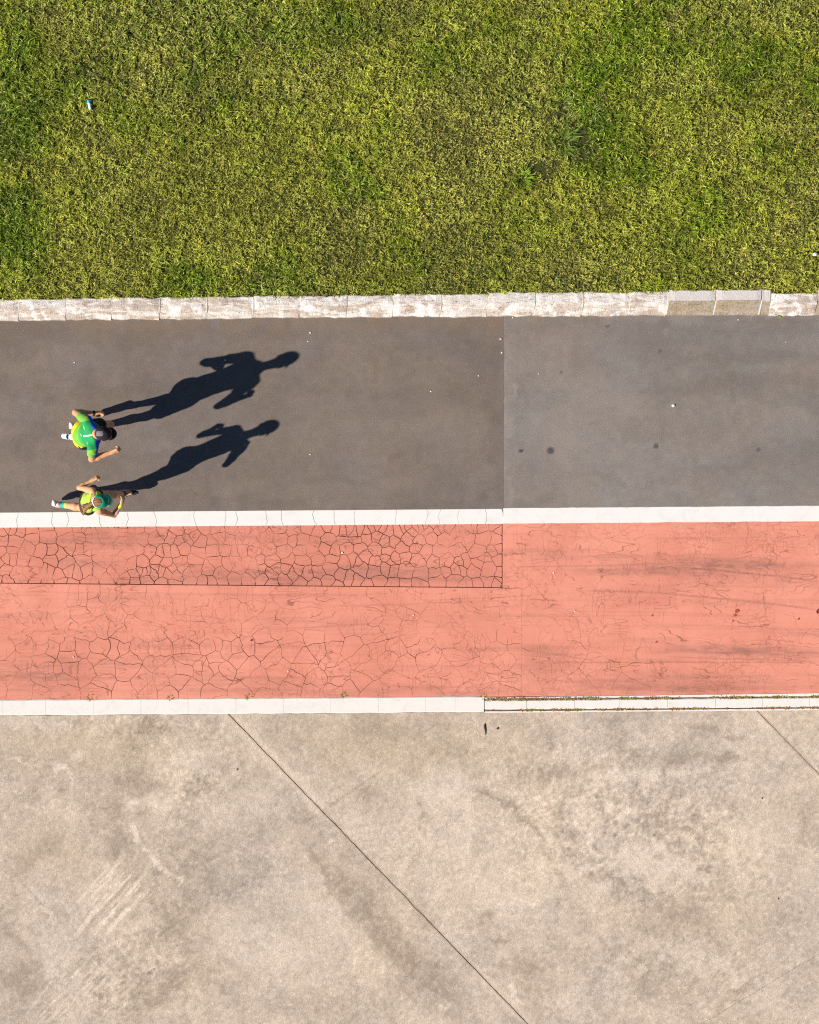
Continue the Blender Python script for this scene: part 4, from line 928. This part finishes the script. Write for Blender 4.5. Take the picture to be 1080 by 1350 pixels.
# ---- man in the green and yellow jersey
WH, NB, YE, BK, LI, TE = (.80, .79, .77), (.03, .045, .16), (.78, .66, .03), (.02, .02, .025), (.50, .80, .06), (.0, .42, .28)
J = dict(base=P(108, 575, 0), pelvis=P(111, 575.6, .93), neck=P(126, 576, 1.43), head=P(134.5, 576.4, 1.585), hf=np.array((.90, .02, -.44)), hu=np.array((.44, 0, .90)),
         shL=P(113.5, 559, 1.385), shR=P(121.8, 594.5, 1.385), elL=P(101.0, 549, 1.13), wrL=P(125.5, 549.5, 1.065), hdL=P(133, 548.5, 1.05), elR=P(121, 606, 1.12), wrR=P(145.5, 598, 1.17), hdR=P(154, 595, 1.20),
         hnL=np.array((.0, .9, .45)), tsL=1, hnR=np.array((.1, -.8, .6)), tsR=-1,
         hipL=P(110.5, 566.5, .90), hipR=P(111.5, 585, .90), knL=P(143, 562.5, .615), anL=P(103.5, 563, .43), knR=P(120, 580, .50), anR=P(93, 576, .175), kfL=np.array((.5, 0, -.9)), kfR=np.array((1., 0, .1)),
         ftL=np.array((-.10, .02, -.98)), ftR=np.array((.93, .02, -.33)), skin=(.62, .315, .165), shortcol=(.012, .012, .018), shortlen=.70,
         shoeL=((WH, (.70, .62, .10), (.75, .72, .2)), (.80, .78, .75), NB), shoeR=((WH, (.72, .70, .68), NB), (.80, .78, .77), NB), sockL=((.80, .79, .77), .09, (.80, .79, .77)), sockR=((.80, .79, .77), .09, (.80, .79, .77)))
root, org, B = runner(J, 1.0, 'm', 'runner in a green and yellow jersey, black shorts and black cap')
u, lat, f, fr, T, pel = B['u'], B['lat'], B['f'], B['fr'], B['T'], B['pel']
S = SDF(B['lo'], B['hi'], .006); B['torso'](S, .012); S.ell(pel-u*.03-f*.014, (.128, .180, .12), fr, .04)
for sh, el in ((J['shL'], J['elL']), (J['shR'], J['elR'])):
    S.cone(sh, lerp(sh, el, .48), .066, .060, .03)
nd = nv(J['nk'] if 'nk' in J else B['hd']-B['nek'])
S.plane(B['nek']+u*.028, u); S.plane(pel-u*.115, -u); S.wrinkle(.0042, 38, .4)
for sh, el in ((J['shL'], J['elL']), (J['shR'], J['elR'])):
    d = nv(el-sh); e = lerp(sh, el, .45); sl, (X, Y, Z) = S._box(S.lo, S.lo+S.h*S.n)
    al_ = (X-e[0])*d[0]+(Y-e[1])*d[1]+(Z-e[2])*d[2]; rad = np.sqrt(np.maximum((X-e[0])**2+(Y-e[1])**2+(Z-e[2])**2-al_**2, 0))
    S.F = np.where((al_ > 0) & (rad < .085), np.maximum(S.F, al_), S.F).astype(np.float32)
me, v = S.mesh('jersey', org); q = (v-pel)@fr.T; t_ = q[:, 2]/T; C = np.zeros((len(v), 3))
green, lime, yel, dkg, blue = (.016, .28, .085), (.15, .40, .05), (.78, .58, .02), (.012, .17, .06), (.02, .08, .62)
C[:] = green
wob = .03*np.sin(q[:, 1]*14)
bk = q[:, 0] < .035
C[(t_ < .46+wob)] = (.05, .33, .07); C[(t_ < .24+wob+.25*np.abs(q[:, 1]))] = lime; C[(t_ < -.04+wob+1.15*np.abs(q[:, 1]-.01))] = yel
arm = np.minimum(np.linalg.norm(v-J['shL'], axis=1), np.linalg.norm(v-J['shR'], axis=1))
side = np.abs(q[:, 1]) > .178; C[side & (t_ > .6)] = (.17, .42, .06)
st = q[:, 0]-.004+.10*np.abs(q[:, 1])**1.2; top = t_ > .62
C[top & (st > .012)] = dkg; C[top & (np.abs(st) < .030)] = blue; C[top & (st > .012) & (np.abs(q[:, 1]) > .17)] = (.17, .42, .06)
C[(np.abs(q[:, 1]+.002) < .007) & (t_ > .74) & (q[:, 0] < .004)] = (.80, .82, .80)                       # white stripe below the collar
C[(np.abs(q[:, 1]+.004+.25*(t_-.6)) < .016) & (t_ > .48) & (t_ < .58) & (q[:, 0] < .0)] = (.40, .62, .45)             # pale back print
C[(np.abs(np.abs(q[:, 1])-.10) < .022) & (t_ > .80) & (t_ < .90) & (q[:, 0] < -.01)] = (.30, .66, .16)
paint(me, C); obj('jersey', me, M['cloth'], root)
# cap with a long bill
hd, hf, hu = B['hd'], B['hf'], B['hu']; hl = np.cross(hu, hf); frh = np.stack((hf, hl, hu)); q = lambda a, b, c: hd+a*hf+b*hl+c*hu
S = SDF(hd-.26, hd+.30, .005); S.ell(q(-.012, 0, .030), (.108, .087, .098), frh, .0); S.plane(q(0, 0, .018), -hu-.10*hf); S.wrinkle(.0012, 60, 2)
S.ell(q(-.012, 0, .128), (.012, .012, .006), frh, .004)
me, v = S.mesh('cap', org); Lq = (v-hd)@frh.T; C = np.tile(np.array((.020, .017, .026)), (len(v), 1)); C[(Lq[:, 0] < -.06) & (np.abs(Lq[:, 1]) < .03) & (Lq[:, 2] > .05)] = (.16, .15, .17); paint(me, C); cap = obj('cap', me, M['cloth'], root)  # grey patch at the back is sunlight painted onto the black crown
def bill(c0, wl, ww, name, col, edge):
    n = 12; V_, F_ = [], []
    for i in range(n+1):
        a = -math.pi/2+math.pi*i/n; x = .045+wl*math.cos(a)*1.0; y = ww*math.sin(a)
        for rr, zz in ((.35, .0), (1, .0)):
            xx, yy = .045+(x-.045)*rr, y*rr+(0 if rr == 1 else y*.45)
            dz = -.020*(yy/ww)**2-.10*(xx-.045)*.3
            for h_ in (.0035, -.0035): V_.append(c0+xx*hf+yy*hl+(dz+h_)*hu-org)
    for i in range(n):
        a, b = 4*i, 4*(i+1); F_ += [(a, a+2, b+2, b), (a+1, b+1, b+3, a+3), (a+2, a+3, b+3, b+2), (a, b, b+1, a+1)]
    me = mesh(name, V_, F_, True); V2 = np.array(V_); C_ = np.tile(np.array(col), (len(V_), 1))
    for i in range(n+1): C_[4*i+2:4*i+4] = edge
    paint(me, C_); return me
obj('bill', bill(q(.03, 0, .028), .098, .080, 'bill', (.016, .014, .020), (.012, .011, .014)), M['cloth'], cap)
# close-cropped hair below the cap
S = SDF(hd-.2, hd+.2, .005); S.ell(q(-.014, 0, .016), (.101, .080, .092), frh, .0); S.plane(q(0, 0, .03), hu); S.plane(q(.02, 0, 0), hf+.35*hu); S.plane(q(0, 0, -.035), -hu)
me, v = S.mesh('hair', org); paint(me, np.tile(np.array((.10, .055, .03)), (len(v), 1))); obj('hair', me, M['cloth'], root)
# watch on the left wrist
S = SDF(J['wrL']-.08, J['wrL']+.08, .004); d = nv(J['wrL']-J['elL']); S.cone(J['wrL']-d*.035, J['wrL']-d*.012, .034, .034, 0); S.plane(J['wrL']-d*.010, d); S.plane(J['wrL']-d*.037, -d)
me, v = S.mesh('watch', org); paint(me, np.tile(np.array((.02, .02, .02)), (len(v), 1))); obj('watch', me, M['cloth'], root)

# ---- woman in the teal cap
J = dict(base=P(118, 660, 0), pelvis=P(117.5, 660, .85), neck=P(126.5, 657.5, 1.295), head=P(131.5, 657.2, 1.445), hf=np.array((.91, .10, -.40)), hu=np.array((.40, 0, .91)),
         shL=P(121.5, 644.8, 1.25), shR=P(130.5, 670, 1.22), elL=P(105.5, 641.5, 1.06), wrL=P(121, 632.8, 1.075), hdL=P(129, 628, 1.09), elR=P(148.5, 676, 1.0), wrR=P(157.3, 661.5, 1.09), hdR=P(160, 654, 1.12),
         hnL=np.array((-.3, .7, .6)), tsL=1, hnR=np.array((.7, -.2, .6)), tsR=-1,
         hipL=P(118.5, 652.5, .835), hipR=P(116.5, 667.5, .835), knL=P(149, 651.5, .60), anL=P(162.5, 650.5, .205), knR=P(109.5, 668, .45), anR=P(80.0, 664.5, .265), kfL=np.array((1., 0, .3)), kfR=np.array((.7, 0, -.7)),
         ftL=np.array((.97, .06, .12)), ftR=np.array((-.12, .0, -.98)), skin=(.64, .335, .18), shortcol=(.055, .030, .020), shortlen=.42,
         shoeL=(((.05, .045, .05), (.35, .33, .34), (.10, .09, .10)), (.78, .72, .74), (.02, .02, .02)), shoeR=((WH, (.10, .07, .12), (.55, .30, .35)), (.80, .70, .72), (.03, .02, .03)),
         sockL=((.02, .02, .02), .07, (.02, .02, .02)), sockR=((.0, .50, .33), .115, (.55, .78, .06)))
root, org, B = runner(J, .92, 'f', 'runner in a teal cap and lime singlet, brown ponytail, beside the white line')
u, lat, f, fr, T, pel, sz = B['u'], B['lat'], B['f'], B['fr'], B['T'], B['pel'], .92
S = SDF(B['lo'], B['hi'], .006); B['torso'](S, .009)
S.plane(B['nek']+u*.0, u+.0*f)
for sh, sg in ((J['shL'], 1), (J['shR'], -1)):
    S.ell(sh+lat*sg*.022+u*.0, np.array((.085, .062, .10)), fr, 0, op='d')       # armholes
S.ell(B['nek']+u*.005, (.075, .062, .05), fr, 0, op='d'); S.plane(pel-u*.045, -u); S.wrinkle(.002, 50, .9)
me, v = S.mesh('singlet', org); qq = (v-pel)@fr.T; C = np.tile(np.array((.36, .58, .07)), (len(v), 1)); C[qq[:, 2]/T < .10] = (.30, .50, .06); C[(np.abs(qq[:, 1]) < .012) & (qq[:, 0] < 0)] = (.02, .30, .20); paint(me, C); obj('singlet', me, M['cloth'], root)
hd, hf, hu = B['hd'], B['hf'], B['hu']; hl = np.cross(hu, hf); frh = np.stack((hf, hl, hu)); q = lambda a, b, c: hd+sz*(a*hf+b*hl+c*hu)
teal, lteal = (.0, .30, .20), (.42, .74, .34)
S = SDF(hd-.26, hd+.30, .005); S.ell(q(-.010, 0, .030), np.array((.112, .092, .098))*sz, frh, 0); S.plane(q(0, 0, .012), -hu-.10*hf); S.ell(q(-.100, 0, .085), np.array((.085, .066, .085))*sz, frh, 0, op='d')
me, v = S.mesh('cap', org); Lq = (v-hd)@frh.T/sz; C = np.tile(np.array(teal), (len(v), 1)); C[np.abs(((np.arctan2(Lq[:, 1], Lq[:, 0]+.01)*3/np.pi) % 1)-.5) < .04] = (.0, .20, .14); C[Lq[:, 0] > .075] = lteal; paint(me, C); cap = obj('cap', me, M['cloth'], root)
me = bill(q(.03, 0, .020), .085, .086, 'bill', (.05, .48, .30), lteal); obj('bill', me, M['cloth'], cap)
n = 14; V_, F_ = [], []                                              # pale strap across the back opening
for i in range(n+1):
    a = math.pi*.66+math.pi*.68*i/n
    for h_ in (-.004, .020):
        for o_ in (1.0, 1.035): V_.append(q(-.010+.113*math.cos(a)*o_, .093*math.sin(a)*o_, .022+h_)-org)
for i in range(n):
    a, b = 4*i, 4*(i+1); F_ += [(a, b, b+2, a+2), (a+1, a+3, b+3, b+1), (a+2, b+2, b+3, a+3), (a, a+1, b+1, b)]
me = mesh('strap', V_, F_, True); paint(me, np.tile(np.array((.78, .76, .72)), (len(V_), 1))); obj('strap', me, M['cloth'], cap)
hr = random.Random(5); S = SDF(hd-.55, hd+.25, .005)
S.ell(q(-.016, 0, .024), np.array((.101, .082, .094))*sz, frh, 0); S.plane(q(.03, 0, 0), hf)
for i in range(22):                                                  # ponytail of separate wavy locks
    a = hr.uniform(0, 6.28); rr = hr.uniform(0, 1); o1 = np.array((0, math.cos(a), math.sin(a)))*rr; w = hr.uniform(.6, 1.25)
    pts = [q(-.09, 0, .035), P(120.5, 660.5, 1.445)+o1*.018, P(115.5, 664, 1.36)+o1*.055*w+.012*np.array((hr.gauss(0, 1),)*3), P(111.5, 667, 1.27)+o1*.075*w+.014*np.array((hr.gauss(0, 1), hr.gauss(0, 1), hr.gauss(0, 1))), P(108.5, 667, 1.17)+o1*.080*w+.020*np.array((hr.gauss(0, 1), hr.gauss(0, 1), hr.gauss(0, 1)))]
    S.chain(pts, [.016, .013, .010, .008, .003], .001)
me, v = S.mesh('hair', org); C = np.tile(np.array((.115, .055, .025)), (len(v), 1))*(1+.75*np.sin(v[:, 1]*210+4*np.sin(v[:, 0]*60))[:, None]); C[np.sin(v[:, 1]*330+v[:, 2]*90) > .55] = (.42, .24, .11); paint(me, np.clip(C, .01, 1)); obj('hair', me, M['cloth'], root)
S = SDF(J['wrR']-.09, J['wrR']+.09, .004); d = nv(J['wrR']-J['elR']); S.cone(J['wrR']-d*.06, J['wrR']-d*.0, .030, .028, 0); S.plane(J['wrR']-d*.002, d); S.plane(J['wrR']-d*.052, -d)
me, v = S.mesh('wristband', org); paint(me, np.tile(np.array((.55, .80, .03)), (len(v), 1))); obj('wristband', me, M['cloth'], root)

# ------------------------------------------------------------------ small things
def leaf(px, py, size, rot, col, z, label, group=None, name='dry_leaf', cat='leaf'):
    n = 6; V_, F_ = [], []; r = random.Random(int(px*7+py)); size *= .75; L = size; Wd = size*r.uniform(.38, .5)
    for i in range(n+1):
        s = i/n; w = Wd*math.sin(math.pi*min(.98, max(.03, s)))**.8; x_ = (s-.5)*L; up = .25*L*(s-.5)**2
        V_ += [(x_, -w, up+w*.55*r.uniform(.5, 1.2)), (x_, 0, up+.002), (x_, w, up+w*.55*r.uniform(.5, 1.2))]
    V_ = [(a, b, c) for a, b, c in V_]
    for i in range(n): a, b = 3*i, 3*i+3; F_ += [(a, b, b+1, a+1), (a+1, b+1, b+2, a+2)]
    V_ += [(-.5*L, 0, .003), (-.8*L, .06*L, .004), (-.5*L, .04*L, .003)]; k_ = 3*(n+1); F_ += [(k_, k_+1, k_+2)]
    o = obj(name, mesh(name, V_, F_, True), M.setdefault('leaf%s' % (col,), plain('dry_leaf', col, .7, .3, 80)), None, W(px, py, z)); o.rotation_euler = (0, 0, rot); tag(o, label, cat, group); return o
RB = (.45, .09, .03); DB = (.10, .035, .025)
leaf(971, 805.5, .075, 1.2, RB, .003, 'curled rust red leaf, largest on the middle of the red lane', 'fallen leaves on the red lane')
leaf(968.5, 811, .05, .4, RB, .003, 'small rust red leaf touching the curled one on the red lane', 'fallen leaves on the red lane')
leaf(966, 818.5, .035, 2.0, RB, .003, 'tiny rust red leaf just below the curled one on the red lane', 'fallen leaves on the red lane')
leaf(1052.5, 816, .04, .8, RB, .003, 'tiny rust red leaf right of the curled one on the red lane', 'fallen leaves on the red lane')
leaf(1078, 806, .085, 1.4, (.22, .05, .03), .003, 'dark red leaf cut by the right edge of the photo', 'fallen leaves on the red lane')
leaf(865, 846.5, .04, .2, RB, .003, 'small orange leaf low on the right part of the red lane', 'fallen leaves on the red lane')
leaf(859.5, 811.5, .035, 1.8, (.40, .11, .05), .003, 'small faded leaf left of the curled one on the red lane', 'fallen leaves on the red lane')
leaf(331.5, 844, .035, .5, (.05, .025, .02), .003, 'small dark speck of a leaf on the left half of the red lane', 'fallen leaves on the red lane')
leaf(656, 960, .045, .5, DB, .006, 'small dark leaf on the concrete right of the dark seed pod', 'leaf debris on the concrete')
leaf(1004.5, 1052, .03, .5, DB, .006, 'dark crumb of leaf on the concrete below the right joint', 'leaf debris on the concrete')
leaf(1026, 1184.5, .03, 1.5, DB, .006, 'dark crumb of leaf on the concrete at the lower right', 'leaf debris on the concrete')
leaf(313, 1014, .03, 1.0, DB, .006, 'dark crumb of leaf on the concrete left of the long joint', 'leaf debris on the concrete')
# seed pod: a tapered, slightly bent body with a stalk
ring = 8; V_, F_ = [], []
prof = [(-.075, .002), (-.06, .010), (-.035, .014), (-.01, .0125), (.02, .0095), (.05, .007), (.075, .003)]
for i, (s_, r_) in enumerate(prof):
    for k_ in range(ring): a = 2*math.pi*k_/ring; V_.append((.006*math.sin(s_*30)+r_*math.cos(a), -s_, .006+r_*.45*math.sin(a)))
    if i: F_ += [((i-1)*ring+k_, (i-1)*ring+(k_+1) % ring, i*ring+(k_+1) % ring, i*ring+k_) for k_ in range(ring)]
F_ += [tuple(range(ring)), tuple(range(len(prof)*ring-1, (len(prof)-1)*ring-1, -1))]
tag(obj('seed_pod', mesh('seed_pod', V_, F_, True), plain('seed_pod_bark', (.06, .030, .028), .8, .3, 80), None, W(639.5, 961, .004)), 'dark slim seed pod lying on the concrete below the low kerb', 'seed pod')
# plastic bottle in the grass
def lathe(prof, n=14):
    V_, F_ = [], []
    for i, (x_, r_) in enumerate(prof):
        for k_ in range(n): a = 2*math.pi*k_/n; V_.append((x_, r_*math.cos(a), r_*math.sin(a)))
        if i: F_ += [((i-1)*n+k_, i*n+k_, i*n+(k_+1) % n, (i-1)*n+(k_+1) % n) for k_ in range(n)]
    F_ += [tuple(range(n)), tuple(range(len(prof)*n-1, (len(prof)-1)*n-1, -1))]
    return V_, F_
bt = empty('plastic_bottle', W(118, 142.5, LZ+.052)); bt.rotation_euler = (0, math.radians(-8), math.radians(103)); tag(bt, 'small white plastic bottle with a blue cap lying in the lawn', 'bottle')
obj('bottle_body', mesh('bottle_body', *lathe([(-.055, .012), (-.052, .019), (-.03, .020), (-.028, .0185), (0, .0195), (.022, .020), (.034, .012), (.040, .010)]), True), plain('milky_plastic', (.74, .80, .84), .25, .05), bt)
obj('bottle_cap', mesh('bottle_cap', *lathe([(.026, .018), (.029, .0215), (.062, .0215), (.066, .018)]), True), plain('blue_plastic', (.0, .45, .80), .5, .06), bt)
# scraps and pebbles
def scrap(name, px, py, size, z, col, label, cat, group=None, flat=.4):
    r = random.Random(int(px*31+py)); bm = bmesh.new(); bmesh.ops.create_icosphere(bm, subdivisions=1, radius=size/2)
    for v_ in bm.verts: v_.co *= r.uniform(.7, 1.25); v_.co.z *= flat
    me = bpy.data.meshes.new(name); bm.to_mesh(me); bm.free()
    o = obj(name, me, M.setdefault('scrap%s' % (col,), plain('scrap', col, .8, .1)), None, W(px, py, z+size*flat*.45)); o.rotation_euler.z = r.uniform(0, 6); tag(o, label, cat, group)
PB = (.78, .74, .70)
scrap('paper_scrap', 1066, 338, .06, LZ+.05, (.78, .74, .80), 'crumpled pale paper scrap in the lawn at the right edge', 'paper', None, .5)
for px, py, s_, lb in ((98, 478, .035, 'asphalt above the runner in the green jersey'), (568, 516, .04, 'asphalt midway between the shadows and the joint'), (631, 495.5, .035, 'asphalt just left of the joint'), (661.5, 465, .04, 'line of the asphalt joint'),
        (406, 450, .03, 'asphalt, lower of two beyond the head of the upper shadow'), (409, 439, .04, 'asphalt, upper of two beyond the head of the upper shadow'), (297, 475, .035, 'asphalt within the upper runner shadow'), (409, 599, .035, 'asphalt right of the head of the lower shadow'),
        (710, 493, .025, 'grey asphalt just right of the joint'), (973, 421.5, .035, 'asphalt at the foot of the bare kerb stones'), (1036, 451, .025, 'asphalt near the right edge of the photo'), (451, 729, .045, 'red lane inside the cracked patch'),
        (545, 811, .035, 'red lane below the right end of the cracked patch'), (758, 806, .035, 'red lane left of the rust red leaves'), (97, 866, .035, 'red lane at the far left'), (380, 885, .035, 'red lane near the low kerb, left half'),
        (730, 755, .035, 'red lane right of the corner of the cracked patch'), (676, 419, .03, 'asphalt where the joint meets the lawn kerb'), (1026, 1229, .03, 'concrete at the lower right')):
    where = 'asphalt' if py < 670 else 'red lane' if py < 920 else 'concrete'
    scrap('pebble', px, py, s_*.62, .0015, PB, 'tiny pale pebble on the '+lb, 'pebble', 'pale pebbles on the %s' % where)
scrap('pebble', 887, 535, .048, .0015, (.80, .77, .74), 'white pebble, largest one on the grey asphalt', 'pebble', None, .5)
scrap('twig_chip', 660, 447, .03, .002, (.62, .52, .40), 'straw coloured chip on the asphalt beside the joint', 'wood chip', None, .4)
# weeds in the joints
WG = (.12, .24, .02)
tuft('weed', 1024.5, 413.5, 26, .02, .035, .07, .016, (.26, .46, .05), 'leafy green weed growing at the foot of the right kerb', 'weed', None, .004, .3, 1.0)
tuft('weed', 1048, 414, 22, .03, .02, .05, .008, (.28, .17, .05), 'withered brown weed right of the green one at the kerb', 'weed', None, .004, .3, 1.0)
tuft('weed', 854, 413.5, 16, .03, .015, .04, .007, (.27, .15, .06), 'small withered weed at the kerb left of the bare blocks', 'weed', None, .004, .3, 1.0)
for px, py, lb in ((118, 919.5, 'small green weed at the low kerb, leftmost of the row'), (224, 919.3, 'small green weed at the low kerb, second from the left'), (327, 918.2, 'small green weed at the low kerb, third from the left'), (452, 917, 'small green weed at the low kerb below the middle of the red lane'), (636, 918.5, 'green weed at the break in the low kerb')):
    tuft('weed', px, py, 22, .035, .012, .035, .006, (.36, .42, .06), lb, 'weed', 'weeds along the low kerb', .002, .2, 1.0)
# moss and dirt in the two joints of the right-hand low kerb
r = np.random.default_rng(77); mv = []; mc = []
for (pya0, pya1, n_) in ((926.9, 926.6, 4200), (941.3, 940.6, 3600)):
    for i in range(n_):
        s_ = r.random(); px = 640+s_*520; X = (px-540)/100
        if nz(X, pya0, 3.3)+.5*nz(X, pya0, 9) < r.random()*.55-.34: continue
        mv.append((X, RY(px, pya0+(pya1-pya0)*s_)+r.normal(0, .0065), px)); mc.append((.34, .34, .06) if nz(X, pya0, 5.0, 3)+r.normal(0, .15) > (.05 if pya0 < 930 else .25) else (.40, .21, .09))
n_ = len(mv); mv = np.array(mv); V = np.empty((n_, 5, 3), np.float32); az = r.uniform(0, 6.28, n_); ln = r.uniform(.008, .022, n_); wd = r.uniform(.006, .011, n_)
for k_, (a_, b_, z_) in enumerate(((0, -.5, .0), (0, .5, .0), (.5, -.5, .6), (.5, .5, .6))):
    V[:, k_, 0] = mv[:, 0]+np.cos(az)*ln*a_-np.sin(az)*wd*b_; V[:, k_, 1] = mv[:, 1]+np.sin(az)*ln*a_+np.cos(az)*wd*b_; V[:, k_, 2] = .006+ln*.7*z_
V[:, 4, 0] = mv[:, 0]+np.cos(az)*ln; V[:, 4, 1] = mv[:, 1]+np.sin(az)*ln; V[:, 4, 2] = .009+ln*.4
tag(obj('joint_moss', blades_mesh('joint_moss', V, np.array(mc)*r.uniform(.7, 1.4, n_)[:, None]), M['blade']), 'brown and green moss along both joints of the right low kerb', 'moss', kind='stuff')
